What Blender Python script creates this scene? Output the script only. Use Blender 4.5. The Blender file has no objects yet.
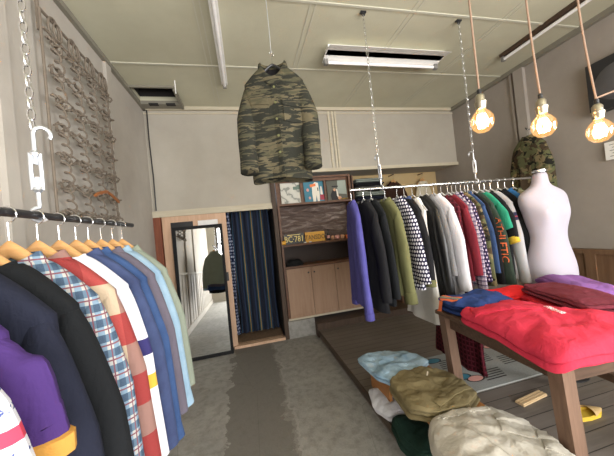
import bpy, math, random
from mathutils import Vector, Matrix
from mathutils.bvhtree import BVHTree
from mathutils.noise import noise as pnoise
random.seed(7)
S = bpy.context.scene
COL = S.collection
PI = math.pi
sin, cos = math.sin, math.cos

# ------------------------------------------------------------------ materials
class NT:
    """small helper around one node tree"""
    def __init__(self, name):
        self.m = bpy.data.materials.new(name); self.m.use_nodes = True
        self.t = self.m.node_tree; self.n = self.t.nodes; self.l = self.t.links
        self.b = self.n['Principled BSDF']; self.out = self.n['Material Output']
        self._obj = None
    def put(self, sock, v):
        if isinstance(v, bpy.types.NodeSocket): self.l.new(v, sock)
        elif v is not None:
            if isinstance(v, (tuple, list)) and len(v) == 3 and sock.type == 'RGBA': v = (*v, 1)
            sock.default_value = v
    def obj(self):
        if not self._obj: self._obj = self.n.new('ShaderNodeTexCoord').outputs['Object']
        return self._obj
    def mapping(self, scale=(1, 1, 1), rot=(0, 0, 0), loc=(0, 0, 0)):
        k = self.n.new('ShaderNodeMapping'); self.l.new(self.obj(), k.inputs['Vector'])
        k.inputs['Scale'].default_value = scale; k.inputs['Rotation'].default_value = rot; k.inputs['Location'].default_value = loc
        return k.outputs[0]
    def xyz(self, vec=None):
        k = self.n.new('ShaderNodeSeparateXYZ'); self.l.new(vec or self.obj(), k.inputs[0]); return k.outputs
    def noise(self, scale=5, detail=3, rough=.55, dist=0, vec=None):
        k = self.n.new('ShaderNodeTexNoise'); self.l.new(vec or self.obj(), k.inputs['Vector'])
        k.inputs['Scale'].default_value = scale; k.inputs['Detail'].default_value = detail
        k.inputs['Roughness'].default_value = rough; k.inputs['Distortion'].default_value = dist
        return k.outputs[0]
    def wave(self, scale=5, dist=2, detail=2, dscale=1, axis='X', vec=None):
        k = self.n.new('ShaderNodeTexWave'); k.bands_direction = axis; self.l.new(vec or self.obj(), k.inputs['Vector'])
        k.inputs['Scale'].default_value = scale; k.inputs['Distortion'].default_value = dist
        k.inputs['Detail'].default_value = detail; k.inputs['Detail Scale'].default_value = dscale
        return k.outputs['Fac']
    def vor(self, scale=5, vec=None, feature='F1', rnd=1):
        k = self.n.new('ShaderNodeTexVoronoi'); k.feature = feature; self.l.new(vec or self.obj(), k.inputs['Vector'])
        k.inputs['Scale'].default_value = scale; k.inputs['Randomness'].default_value = rnd
        return k.outputs['Distance']
    def math(self, op, a, b=None):
        k = self.n.new('ShaderNodeMath'); k.operation = op; self.put(k.inputs[0], a); self.put(k.inputs[1], b); return k.outputs[0]
    def mix(self, f, a, b, mode='MIX'):
        k = self.n.new('ShaderNodeMix'); k.data_type = 'RGBA'; k.blend_type = mode
        self.put(k.inputs[0], f); self.put(k.inputs[6], a); self.put(k.inputs[7], b); return k.outputs[2]
    def ramp(self, f, stops, const=False):
        k = self.n.new('ShaderNodeValToRGB'); r = k.color_ramp
        r.interpolation = 'CONSTANT' if const else 'LINEAR'
        while len(r.elements) < len(stops): r.elements.new(.5)
        for e, (p, c) in zip(r.elements, stops):
            e.position = p; e.color = (*c, 1) if len(c) == 3 else c
        self.put(k.inputs[0], f); return k.outputs[0]
    def step(self, c, period, duty, off=0):
        f = self.math('FRACT', self.math('ADD', self.math('DIVIDE', c, period), off + 100)); return self.math('LESS_THAN', f, duty)
    def bump(self, h, s=.3, d=.01):
        k = self.n.new('ShaderNodeBump'); k.inputs['Strength'].default_value = s; k.inputs['Distance'].default_value = d
        self.l.new(h, k.inputs['Height']); self.l.new(k.outputs[0], self.b.inputs['Normal'])
    def done(self, col, rough=.85, metal=0, spec=.5, sheen=0):
        self.put(self.b.inputs['Base Color'], col); self.put(self.b.inputs['Roughness'], rough)
        self.put(self.b.inputs['Metallic'], metal); self.put(self.b.inputs['Specular IOR Level'], spec)
        if sheen: self.b.inputs['Sheen Weight'].default_value = sheen
        return self.m

def rgb(r, g, b):
    f = lambda c: ((c / 255 + .055) / 1.055) ** 2.4 if c > 10 else c / 255 / 12.92
    return (f(r), f(g), f(b))
def sc(c, k): return tuple(min(1, v * k) for v in c)

def plain(name, c, rough=.5, metal=0, spec=.5, var=.08, scale=30):
    k = NT(name); n = k.noise(scale, 3)
    return k.done(k.mix(n, sc(c, 1 - var), sc(c, 1 + var)), rough, metal, spec)
def cloth(name, c, c2=None, weave=700, var=.14, b=.25, scale=9):
    k = NT(name); n = k.noise(scale, 4)
    w = k.noise(weave, 1)
    col = k.mix(n, sc(c, 1 - var), c2 or sc(c, 1 + var))
    col = k.mix(k.math('MULTIPLY', w, .35), col, sc(c, .7))
    crease = k.noise(1, 3, .5, 1.2, k.mapping((15, 15, 3.2)))
    k.bump(k.math('ADD', crease, k.math('MULTIPLY', k.noise(38, 3, .6, .6), .3)), b * 2, .016)
    return k.done(col, .92, 0, .25)
def denim(name, c, c2):
    k = NT(name); n = k.noise(6, 4, .6)
    w = k.wave(260, 1, 1, 1, 'DIAGONAL')
    col = k.mix(k.ramp(n, [(.35, (0, 0, 0)), (.68, (1, 1, 1))]), c, c2)
    col = k.mix(k.math('MULTIPLY', w, .25), col, sc(c2, 1.15))
    k.bump(k.noise(32, 3), .35, .006)
    return k.done(col, .9, 0, .25)
def plaid(name, base, horiz, vert, lines=None, per=.07, duty=.5, over=None):
    """woven check: one band colour along z, one along the width, both where they cross"""
    k = NT(name); o = k.xyz(); u = k.math('ADD', o[0], o[1])
    a = k.step(u, per, duty); c = k.step(o[2], per, duty)
    col = k.mix(a, base, vert); col2 = k.mix(a, horiz, over or sc(horiz, .6))
    col = k.mix(c, col, col2)
    if lines:
        col = k.mix(k.step(u, per, .1, .25), col, lines); col = k.mix(k.step(o[2], per, .1, .25), col, lines)
    w = k.wave(330, 1, 1, 1, 'DIAGONAL')
    col = k.mix(k.math('MULTIPLY', w, .3), col, sc(base, .5))
    crease = k.noise(1, 3, .5, 1.2, k.mapping((15, 15, 3.2)))
    k.bump(k.math('ADD', crease, k.math('MULTIPLY', k.noise(38, 3, .6, .6), .3)), .5, .016)
    return k.done(col, .92, 0, .2)
def camo(name, a, b, c, d, s=9):
    k = NT(name); v = k.mapping((1, 1, 1.35))
    n1 = k.noise(s, 3, .5, .6, v); n2 = k.noise(s * 1.15, 3, .5, .9, k.mapping((1, 1, 1.3), (0, 0, 0), (4, 3, 2))); n3 = k.noise(s * 1.3, 3, .5, .8, k.mapping((1, 1, 1.4), (0, 0, 0), (9, 1, 7)))
    col = k.mix(k.ramp(n1, [(0, (0, 0, 0)), (.52, (1, 1, 1))], True), a, b)
    col = k.mix(k.ramp(n2, [(0, (0, 0, 0)), (.55, (1, 1, 1))], True), col, c)
    col = k.mix(k.ramp(n3, [(0, (0, 0, 0)), (.57, (1, 1, 1))], True), col, d)
    k.bump(k.noise(38, 3), .3, .006)
    return k.done(col, .93, 0, .2)
def tiger(name):
    k = NT(name); v = k.mapping((1.0, 1.0, 3.1), (0, .12, 0))
    n = k.noise(5.2, 3, .55, 1.3, v)
    dark = k.ramp(k.noise(9.5, 3, .5, 1.0, k.mapping((.72, .72, 4.2), (0, -.1, 0), (3, 2, 5))), [(0, (0, 0, 0)), (.495, (1, 1, 1))], True)
    col = k.mix(k.ramp(n, [(.42, (0, 0, 0)), (.56, (1, 1, 1))]), rgb(70, 68, 53), rgb(94, 86, 67))
    col = k.mix(dark, col, rgb(36, 37, 34))
    w = k.noise(650, 1); col = k.mix(k.math('MULTIPLY', w, .3), col, rgb(70, 68, 52))
    k.bump(k.noise(30, 3), .4, .008)
    return k.done(col, .93, 0, .2)
def dots(name, base, dot, per=.022, r=.3):
    k = NT(name); v = k.mapping((1 / per, 1 / per, 1 / per))
    o = k.xyz(v); u = k.math('ADD', o[0], o[1]); sh = k.math('MULTIPLY', k.math('FLOOR', o[2]), .5)
    fu = k.math('SUBTRACT', k.math('FRACT', k.math('ADD', k.math('ADD', u, sh), 100)), .5)
    fz = k.math('SUBTRACT', k.math('FRACT', k.math('ADD', o[2], 100)), .5)
    d = k.math('SQRT', k.math('ADD', k.math('MULTIPLY', fu, fu), k.math('MULTIPLY', fz, fz)))
    return k.done(k.mix(k.math('LESS_THAN', d, r), base, dot), .9, 0, .2)
def stripes(name, bands, axis=0, per=.3, rough=.9, bumpy=True):
    """repeating colour bands [(start, colour)...] across one axis"""
    k = NT(name); o = k.xyz(); c = k.math('ADD', o[axis], k.math('MULTIPLY', o[1], .0))
    f = k.math('FRACT', k.math('ADD', k.math('DIVIDE', c, per), 100))
    col = k.ramp(f, bands, True); n = k.noise(180, 2)
    col = k.mix(k.math('MULTIPLY', n, .3), col, (.02, .02, .02))
    if bumpy: k.bump(k.noise(40, 3), .25, .005)
    return k.done(col, rough, 0, .2)
def wood(name, a, b, axis='X', s=3, rough=.6, stretch=12):
    k = NT(name); scl = {'X': (1, stretch, stretch), 'Y': (stretch, 1, stretch), 'Z': (stretch, stretch, 1)}[axis]
    n = k.noise(s, 5, .6, .8, k.mapping(scl)); n2 = k.noise(2.2, 3)
    col = k.mix(k.ramp(n, [(.3, (0, 0, 0)), (.72, (1, 1, 1))]), a, b)
    col = k.mix(k.math('MULTIPLY', n2, .35), col, sc(a, .8))
    k.bump(n, .15, .004)
    return k.done(col, rough, 0, .35)

M = {}
M['chrome'] = plain('chrome steel', (.75, .76, .78), .22, 1, .5, .03)
M['zinc'] = plain('zinc plated steel', (.68, .71, .76), .35, .85, .5, .06)
M['black_metal'] = plain('black painted metal', (.02, .02, .022), .4)
M['old_steel'] = plain('weathered spring steel', rgb(118, 107, 95), .7, .1, .4, .25, 40)
M['hanger_wood'] = wood('varnished hanger wood', rgb(196, 146, 92), rgb(222, 176, 122), 'X', 4, .38, 9)
M['clear_plastic'] = plain('grey plastic', (.6, .6, .6), .3)
M['black_plastic'] = plain('black plastic', (.015, .015, .016), .35)
M['matt_black'] = plain('matt black frame', (.012, .012, .013), .7, 0, .2)
M['white_paint'] = plain('white enamel', rgb(232, 231, 228), .45)
M['tube_white'] = plain('white tube', rgb(238, 236, 236), .3)
M['bracket'] = plain('grey tube holder', rgb(120, 118, 114), .5)

# plaster walls, ceiling, concrete
def wallmat(name, c, dirt, s=1.0):
    k = NT(name); n = k.noise(.9 * s, 5, .65); f = k.noise(55, 4, .6); st = k.noise(2.2, 4, .6, .3, k.mapping((1, 1, .35)))
    col = k.mix(k.ramp(n, [(.3, (0, 0, 0)), (.75, (1, 1, 1))]), dirt, c)
    col = k.mix(k.math('MULTIPLY', k.ramp(st, [(.45, (0, 0, 0)), (.8, (1, 1, 1))]), .35), col, dirt)
    col = k.mix(k.math('MULTIPLY', f, .3), col, sc(c, .8))
    k.bump(f, .25, .004)
    return k.done(col, .9, 0, .2)
M['wall_left'] = wallmat('grey plaster', rgb(192, 186, 177), rgb(160, 153, 145))
M['wall_back'] = wallmat('pale beige plaster', rgb(184, 178, 167), rgb(162, 155, 143))
M['wall_right'] = wallmat('grey right plaster', rgb(166, 158, 150), rgb(140, 133, 126))
M['ceiling'] = wallmat('olive ceiling board', rgb(206, 204, 182), rgb(178, 174, 152), .7)
M['seam'] = plain('ceiling seam strip', rgb(190, 188, 172), .7)
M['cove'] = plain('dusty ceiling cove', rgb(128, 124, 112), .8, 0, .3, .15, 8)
M['trim_pale'] = wood('pale painted trim', rgb(186, 176, 154), rgb(200, 192, 172), 'X', 3, .75)
M['trim_dark'] = wood('dark brown trim', rgb(62, 48, 38), rgb(84, 66, 52), 'Z', 3, .6)
M['cream_board'] = wallmat('cream alcove board', rgb(206, 184, 140), rgb(186, 160, 116))
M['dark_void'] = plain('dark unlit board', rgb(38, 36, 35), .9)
k = NT('worn concrete'); o = k.xyz()
n1 = k.noise(1.6, 6, .65); n2 = k.noise(14, 5, .6); n3 = k.noise(70, 3)
xx = k.math('ADD', o[0], k.math('MULTIPLY', k.math('SUBTRACT', k.noise(3.5, 5, .7), .5), .35))
strip = k.math('MULTIPLY', k.math('GREATER_THAN', xx, -.30), k.math('LESS_THAN', xx, .22))
col = k.mix(k.ramp(n1, [(.3, (0, 0, 0)), (.7, (1, 1, 1))]), rgb(144, 142, 137), rgb(172, 169, 163))
col = k.mix(strip, col, k.mix(n2, rgb(108, 104, 99), rgb(136, 132, 125)))
col = k.mix(k.math('MULTIPLY', k.ramp(n2, [(.45, (0, 0, 0)), (.75, (1, 1, 1))]), .55), col, rgb(92, 89, 84))
col = k.mix(k.math('MULTIPLY', n3, .35), col, rgb(80, 78, 74))
edge = k.math('LESS_THAN', k.math('ABSOLUTE', k.math('ADD', xx, -.22)), .03)
col = k.mix(k.math('MULTIPLY', k.math('MULTIPLY', edge, n2), .5), col, rgb(168, 164, 158))
crk = k.vor(1.1, k.mapping((1, 1, 1)), 'DISTANCE_TO_EDGE')
col = k.mix(k.math('MULTIPLY', k.math('LESS_THAN', crk, .0025), .25), col, rgb(78, 76, 72))
k.bump(k.math('ADD', k.math('ADD', n2, k.math('MULTIPLY', n3, .3)), k.math('MULTIPLY', strip, -.9)), .45, .012)
M['concrete'] = k.done(col, .72, 0, .4)
k = NT('old platform planks'); v = k.mapping((1, 1, 1)); o = k.xyz()
row = k.math('FLOOR', k.math('DIVIDE', o[1], .105))
hsh = k.math('FRACT', k.math('MULTIPLY', k.math('SINE', k.math('MULTIPLY', row, 12.99)), 437.5))
g = k.noise(2.4, 6, .65, .6, k.mapping((1, 14, 1)))
col = k.mix(g, rgb(76, 69, 62), rgb(122, 113, 104)); col = k.mix(k.math('MULTIPLY', hsh, .4), col, rgb(118, 109, 103))
wear = k.noise(1.3, 4, .6); col = k.mix(k.math('MULTIPLY', k.ramp(wear, [(.45, (0, 0, 0)), (.7, (1, 1, 1))]), .45), col, rgb(130, 124, 118))
gap = k.step(o[1], .105, .05); col = k.mix(gap, col, rgb(40, 36, 33))
k.bump(k.math('SUBTRACT', g, gap), .3, .004)
M['planks'] = k.done(col, .55, 0, .4)
M['plank_edge'] = wood('platform edge board', rgb(60, 50, 44), rgb(92, 80, 70), 'Y', 3, .7)
M['door_wood'] = wood('pale pinkish door wood', rgb(196, 160, 132), rgb(214, 180, 152), 'Z', 2.5, .55)
M['red_post'] = wood('red brown post', rgb(112, 62, 44), rgb(140, 82, 58), 'Z', 3, .55)
M['cab_door'] = wood('tan cabinet board', rgb(146, 116, 94), rgb(164, 134, 110), 'Z', 2, .55)
M['shelf_wood'] = wood('brown shelf wood', rgb(84, 56, 40), rgb(118, 82, 58), 'X', 3, .5)
k = NT('rough bark panel'); n = k.noise(3.4, 6, .7, 1.2, k.mapping((1.0, 3, 5)))
col = k.ramp(n, [(.25, rgb(58, 46, 42)), (.5, rgb(112, 94, 86)), (.7, rgb(176, 162, 154))])
k.bump(n, 1, .05); M['bark'] = k.done(col, .4, 0, .6)
M['niche'] = plain('dark brown niche board', rgb(52, 40, 35), .6, 0, .4, .2, 5)
M['table_wood'] = wood('dark walnut table wood', rgb(74, 56, 44), rgb(104, 80, 64), 'X', 3, .45)
M['leg_wood'] = wood('brown table leg wood', rgb(98, 76, 62), rgb(132, 104, 86), 'Z', 3, .5)
M['bench_wood'] = wood('orange pine bench wood', rgb(150, 98, 52), rgb(190, 134, 80), 'Y', 3, .55)
M['wainscot'] = wood('brown panelling', rgb(104, 78, 58), rgb(126, 98, 74), 'Z', 2, .6)
M['pale_panel'] = wood('whitewashed panelling', rgb(176, 170, 160), rgb(196, 190, 182), 'Z', 2, .75)

# ------------------------------------------------------------------ mesh builder
class MB:
    def __init__(self): self.v = []; self.f = []; self.mi = []
    def add(self, vs, fs, mi=0):
        o = len(self.v); self.v += [tuple(p) for p in vs]; self.f += [tuple(i + o for i in q) for q in fs]; self.mi += [mi] * len(fs); return self
    def box(self, c, s, rz=0, rx=0, ry=0, mi=0):
        R = Matrix.Rotation(rz, 3, 'Z') @ Matrix.Rotation(ry, 3, 'Y') @ Matrix.Rotation(rx, 3, 'X')
        vs = [Vector(c) + R @ Vector((x * s[0] / 2, y * s[1] / 2, z * s[2] / 2)) for x in (-1, 1) for y in (-1, 1) for z in (-1, 1)]
        return self.add(vs, [(0, 1, 3, 2), (4, 6, 7, 5), (0, 4, 5, 1), (2, 3, 7, 6), (0, 2, 6, 4), (1, 5, 7, 3)], mi)
    def bb(self, a, b, mi=0):
        return self.box([(p + q) / 2 for p, q in zip(a, b)], [abs(q - p) for p, q in zip(a, b)], mi=mi)
    def loft(self, rings, closed=True, cap0=True, cap1=True, mi=0):
        n = len(rings[0]); vs = [p for r in rings for p in r]; fs = []
        for i in range(len(rings) - 1):
            for j in range(n if closed else n - 1):
                a = i * n + j; b = i * n + (j + 1) % n; fs.append((a, b, b + n, a + n))
        if cap0: fs.append(tuple(reversed(range(n))))
        if cap1: fs.append(tuple((len(rings) - 1) * n + j for j in range(n)))
        return self.add(vs, fs, mi)
    def tube(self, path, ra, rb=None, n=8, side=None, cap=True, mi=0, tw=0):
        path = [Vector(p) for p in path]; rings = []
        if not isinstance(ra, (list, tuple)): ra = [ra] * len(path)
        rb = ra if rb is None else (rb if isinstance(rb, (list, tuple)) else [rb] * len(path))
        prev = None
        for i, p in enumerate(path):
            t = (path[min(i + 1, len(path) - 1)] - path[max(i - 1, 0)])
            t = t.normalized() if t.length > 1e-9 else Vector((0, 0, 1))
            if side is not None: s = Vector(side); s = (s - t * s.dot(t)).normalized()
            else:
                s = prev if prev is not None else (Vector((1, 0, 0)) if abs(t.x) < .8 else Vector((0, 1, 0)))
                s = (s - t * s.dot(t)).normalized()
            prev = s; q = t.cross(s)
            rings.append([p + q * ra[i] * cos(2 * PI * j / n) + s * rb[i] * sin(2 * PI * j / n) for j in range(n)])
        return self.loft(rings, True, cap, cap, mi)
    def lathe(self, prof, n=20, c=(0, 0, 0), mi=0, cap=True):
        return self.loft([[(c[0] + r * cos(2 * PI * j / n), c[1] + r * sin(2 * PI * j / n), c[2] + z) for j in range(n)] for r, z in prof], True, cap, cap, mi)
    def ring(self, c, R, r, axis='y', n=14, m=6, a0=0, a1=2 * PI, squash=1, mi=0):
        pts = []
        full = abs(a1 - a0 - 2 * PI) < 1e-6
        for i in range(n + 1):
            a = a0 + (a1 - a0) * i / n; u, w = R * cos(a), R * sin(a) * squash
            pts.append((c[0] + u, c[1], c[2] + w) if axis == 'y' else (c[0], c[1] + u, c[2] + w) if axis == 'x' else (c[0] + u, c[1] + w, c[2]))
        return self.tube(pts, r, n=m, mi=mi, cap=not full)
    def build(self, name, mat, parent=None, smooth=True, ang=40, loc=None, rz=0):
        me = bpy.data.meshes.new(name); me.from_pydata(self.v, [], self.f)
        mats = mat if isinstance(mat, list) else [mat]
        for m in mats: me.materials.append(M[m] if isinstance(m, str) else m)
        if len(mats) > 1: me.polygons.foreach_set('material_index', self.mi)
        import bmesh
        b = bmesh.new(); b.from_mesh(me); bmesh.ops.recalc_face_normals(b, faces=b.faces); b.to_mesh(me); b.free()
        if smooth:
            me.polygons.foreach_set('use_smooth', [True] * len(me.polygons)); me.set_sharp_from_angle(angle=math.radians(ang))
        o = bpy.data.objects.new(name, me); COL.objects.link(o)
        if parent is not None: o.parent = parent
        if loc is not None: o.location = loc
        o.rotation_euler.z = rz
        return o

def tag(o, label, cat, group=None):
    o['label'] = label; o['category'] = cat
    if group: o['group'] = group
    return o
def thing(name, label, cat, loc=(0, 0, 0), rz=0, group=None):
    o = bpy.data.objects.new(name, None); COL.objects.link(o); o.empty_display_size = .05
    o.location = loc; o.rotation_euler = (0, 0, rz); return tag(o, label, cat, group)
def struct(o): o['kind'] = 'structure'; return o
def bevel(o, w=.004, s=2):
    m = o.modifiers.new('bevel', 'BEVEL'); m.width = w; m.segments = s; m.limit_method = 'ANGLE'; return o
def textmesh(mb, s, size, at, mi=1, depth=.001, face='-y', sx=1):
    """letters as raised mesh, reading along +x, facing -y"""
    cu = bpy.data.curves.new('t', 'FONT'); cu.body = s; cu.size = size; cu.extrude = depth; cu.align_x = 'CENTER'; cu.resolution_u = 2
    ob = bpy.data.objects.new('t', cu); me = bpy.data.meshes.new_from_object(ob)
    vs = [(at[0] + v.co.x * sx, at[1] - v.co.z, at[2] + v.co.y) for v in me.vertices]
    mb.add(vs, [tuple(p.vertices) for p in me.polygons], mi)
    bpy.data.objects.remove(ob); bpy.data.curves.remove(cu); bpy.data.meshes.remove(me)

# ------------------------------------------------------------------ the room
XL, XR, YB, YF, ZC = -1.155, 3.61, 3.85, -2.9, 3.33
PZ = .10                                                     # raised wooden platform
struct(MB().bb((XL - .1, YF - .1, -.1), (XR + .1, YB, 0)).build('floor', 'concrete', smooth=False))
struct(MB().bb((XL - .1, YB, -.1), (.43, 5.4, .02)).build('floor', 'shelf_wood', smooth=False))
w = MB().bb((XL - .12, YF - .1, 0), (XL, 5.4, ZC + .1))
struct(w.build('wall_left', 'wall_left', smooth=False))
struct(MB().bb((XR, .0, 0), (XR + .12, 4.6, ZC + .1)).bb((XR, YF - .1, 0), (XR + .12, -2.6, ZC + .1)).bb((XR, -2.6, 0), (XR + .12, 0, .9)).bb((XR, -2.6, 2.8), (XR + .12, 0, ZC + .1)).build('wall_right', 'wall_right', smooth=False))
w = MB().bb((XL, YB, 1.9), (.43, YB + .1, ZC + .1)).bb((.43, YB, 2.38), (XR, YB + .1, ZC + .1))
w.bb((.43, YB + .1, 2.38), (XR, 4.6, 2.44))                  # alcove top
w.bb((XL, 5.3, 0), (.43, 5.4, 1.95)).bb((XL, YB + .1, 1.9), (.43, 5.4, 1.96))
struct(w.build('wall_back', 'wall_back', smooth=False))
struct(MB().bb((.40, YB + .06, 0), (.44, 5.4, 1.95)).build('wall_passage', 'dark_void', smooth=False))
struct(MB().bb((1.66, 4.40, .2), (XR, 4.46, 2.38)).build('wall_alcove', 'cream_board', smooth=False))
c = MB()                                                      # ceiling with the open hatch near the left back corner
hx0, hx1, hy0, hy1 = -1.12, -.67, 3.335, 3.66
c.bb((XL - .1, YF - .1, ZC), (hx0, YB + .1, ZC + .05)).bb((hx1, YF - .1, ZC), (XR + .1, YB + .1, ZC + .05))
c.bb((hx0, YF - .1, ZC), (hx1, hy0, ZC + .05)).bb((hx0, hy1, ZC), (hx1, YB + .1, ZC + .05))
struct(c.build('ceiling', 'ceiling', smooth=False))
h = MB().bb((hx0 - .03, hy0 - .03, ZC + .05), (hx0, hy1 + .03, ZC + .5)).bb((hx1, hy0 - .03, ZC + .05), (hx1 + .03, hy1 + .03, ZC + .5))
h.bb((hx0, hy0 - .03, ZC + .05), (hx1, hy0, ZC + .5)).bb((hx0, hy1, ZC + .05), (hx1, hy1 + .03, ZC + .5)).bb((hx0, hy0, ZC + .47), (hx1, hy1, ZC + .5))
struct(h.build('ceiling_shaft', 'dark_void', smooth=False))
f = MB().bb((hx0, hy0 - .025, ZC - .02), (hx1 + .03, hy0, ZC)).bb((hx1, hy0, ZC - .045), (hx1 + .03, 3.8, ZC)).bb((hx0, hy1, ZC - .045), (hx1, hy1 + .12, ZC), 0)
for q in (-1.03, -.83): f.bb((q, hy1 - .002, ZC - .03), (q + .11, hy1 + .05, ZC - .046), 1)
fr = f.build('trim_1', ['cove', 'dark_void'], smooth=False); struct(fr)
# seams of the ceiling boards
s = MB()
for y in (-1.5, -.6, .27, 1.15, 2.03, 2.91): s.bb((XL, y - .011, ZC - .007), (XR, y + .011, ZC))
for x in (-.2, .71, 1.62, 2.6):
    s.bb((x - .028, YF, ZC - .004), (x - .018, YB, ZC)); s.bb((x + .018, YF, ZC - .004), (x + .028, YB, ZC))
struct(s.build('trim_2', 'seam', smooth=False))
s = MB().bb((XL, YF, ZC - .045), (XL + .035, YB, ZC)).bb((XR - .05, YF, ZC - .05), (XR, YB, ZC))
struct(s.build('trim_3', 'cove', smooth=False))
s = MB().bb((XL, YB - .04, ZC - .045), (XR, YB, ZC)).bb((XL, YB - .015, ZC - .09), (XR, YB, ZC - .075))
struct(s.build('trim_4', 'trim_pale', smooth=False))
s = MB().bb((XL, YB - .03, 1.87), (.43, YB + .02, 1.95)).bb((.43, YB - .025, 2.36), (XR, YB + .02, 2.41))
struct(s.build('trim_5', 'trim_pale', smooth=False))
s = MB()
for x in (1.37, 1.43, 1.475): s.bb((x, YB - .018, 2.41), (x + .03, YB, ZC - .05))
struct(s.build('trim_6', 'trim_pale', smooth=False))
struct(bevel(MB().bb((.40, YB - .05, 0), (.46, YB + .06, 2.37)).build('trim_7', 'trim_dark', smooth=False)))
struct(MB().bb((-.3, YB - .04, 0), (.40, YB + .03, .035)).build('trim_8', 'door_wood', smooth=False))
# right wall post, wainscot and left wall post, rail and panelling
struct(MB().bb((XR - .05, 2.62, 0), (XR, 2.74, ZC - .05)).bb((XR - .03, 2.78, 0), (XR, 2.81, ZC - .05)).build('trim_9', 'wall_right', smooth=False))
s = MB().bb((XR - .04, .05, PZ), (XR, 2.9, .95)).bb((XR - .06, .05, .95), (XR, 2.9, 1.0))
for y in (.2, .68, 1.15, 1.62, 2.1, 2.55): s.bb((XR - .055, y, PZ), (XR - .04, y + .09, .95))
struct(s.build('trim_10', 'wainscot', smooth=False))
s = MB().bb((XL, 2.82, 0), (XL + .03, 2.92, ZC - .05)).bb((XL, 1.62, 0), (XL + .03, 1.7, ZC - .05)).bb((XL, .55, 0), (XL + .03, .62, ZC - .05))
struct(s.build('trim_11', 'wall_left', smooth=False))
s = MB().bb((XL, YF, .1), (XL + .012, 2.8, 1.1)).bb((XL, YF, 1.1), (XL + .05, 2.8, 1.14))
for i in range(18):
    y = YF + .12 + i * .31; s.bb((XL + .012, y, .12), (XL + .022, y + .045, 1.1))
struct(s.build('trim_12', 'pale_panel', smooth=False))
struct(MB().bb((XL, YF, 0), (XL + .035, YB, .12)).build('baseboard_left', 'pale_panel', smooth=False))
# raised wooden platform, plinth under the cabinet
struct(MB().bb((.862, YF, 0), (XR, 3.66, PZ)).build('platform', 'planks', smooth=False))
struct(MB().bb((.845, YF, .045), (.862, 3.66, PZ + .002)).build('trim_13', 'plank_edge', smooth=False))
struct(MB().bb((.46, 3.80, 0), (.845, 4.4, .24)).build('plinth', 'concrete', smooth=False))
struct(MB().bb((.845, 3.66, 0), (XR, 4.4, .19)).build('plinth', 'trim_dark', smooth=False))
# front of the shop: wide glazed front behind the camera
w = MB().bb((XL, YF - .1, 0), (XR, YF, .35)).bb((XL, YF - .1, 2.75), (XR, YF, ZC)).bb((XL, YF - .1, .35), (-.85, YF, 2.75)).bb((3.3, YF - .1, .35), (XR, YF, 2.75))
struct(w.build('wall_front', 'wall_back', smooth=False))
wf = thing('window_1', 'wide shop window in the front wall', 'window', (0, YF - .05, 0)); del wf['label']; del wf['category']; struct(wf)
f = MB()
for x in (-.83, .2, 1.22, 2.25, 3.28): f.bb((x - .03, -.03, .35), (x + .03, .03, 2.75))
for z in (.38, 2.1, 2.72): f.bb((-.85, -.03, z - .03), (3.3, .03, z + .03))
f.build('window_frame', 'trim_dark', wf, smooth=False)
k = NT('window glass'); k.n.remove(k.b); tr = k.n.new('ShaderNodeBsdfTransparent'); k.l.new(tr.outputs[0], k.out.inputs[0]); gl = k.n.new('ShaderNodeBsdfGlossy'); gl.inputs['Roughness'].default_value = .02
mx = k.n.new('ShaderNodeMixShader'); mx.inputs[0].default_value = .06; k.l.new(tr.outputs[0], mx.inputs[1]); k.l.new(gl.outputs[0], mx.inputs[2]); k.l.new(mx.outputs[0], k.out.inputs[0]); M['glass'] = k.m
MB().bb((-.85, -.003, .38), (3.3, .003, 2.72)).build('pane', 'glass', wf, smooth=False)
w2 = bpy.data.objects.new('added_window', None); COL.objects.link(w2); w2.location = (XR + .06, -1.3, 0); struct(w2)  # unseen side window, added to let light onto the left wall
f = MB()
for y in (-1.27, -.43, .43, 1.27): f.bb((-.03, y - .03, .9), (.03, y + .03, 2.8))
for z in (.93, 2.77): f.bb((-.03, -1.3, z - .03), (.03, 1.3, z + .03))
f.build('window_frame', 'trim_dark', w2, smooth=False); MB().bb((-.003, -1.3, .93), (.003, 1.3, 2.77)).build('pane', 'glass', w2, smooth=False)
struct(MB().bb((-6, -12, -.15), (9, YF - .1, -.1)).bb((XR + .12, YF - .1, -.15), (9, 4, -.1)).build('street_ground', 'concrete', smooth=False))

# left sliding door in the back wall, behind the mirror
d = bpy.data.objects.new('door_1', None); COL.objects.link(d); d.location = (-.66, YB + .02, 0); struct(d)
s = MB().bb((-.40, -.02, 0), (-.30, .02, 1.87)).bb((.30, -.02, 0), (.41, .02, 1.87)).bb((-.30, -.02, 1.79), (.30, .02, 1.87)).bb((-.30, -.02, .9), (.30, .02, .99)).bb((-.30, -.02, 0), (.30, .02, .12)).bb((-.30, -.008, .12), (.30, .008, .9)).bb((-.02, -.02, .99), (.04, .02, 1.79))
s.build('door_frame', 'door_wood', d, smooth=False)
MB().bb((-.30, -.004, .99), (-.02, .004, 1.79)).build('pane', 'black_plastic', d, smooth=False)
MB().bb((.04, -.004, .99), (.30, .004, 1.79)).build('pane', 'white_paint', d, smooth=False)
MB().bb((.345, -.024, .93), (.375, -.019, 1.05)).build('door_handle', 'black_metal', d, smooth=False)
struct(MB().bb((XL, YB - .03, 0), (-1.07, YB + .05, 1.87)).build('trim_14', 'red_post', smooth=False))

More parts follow.
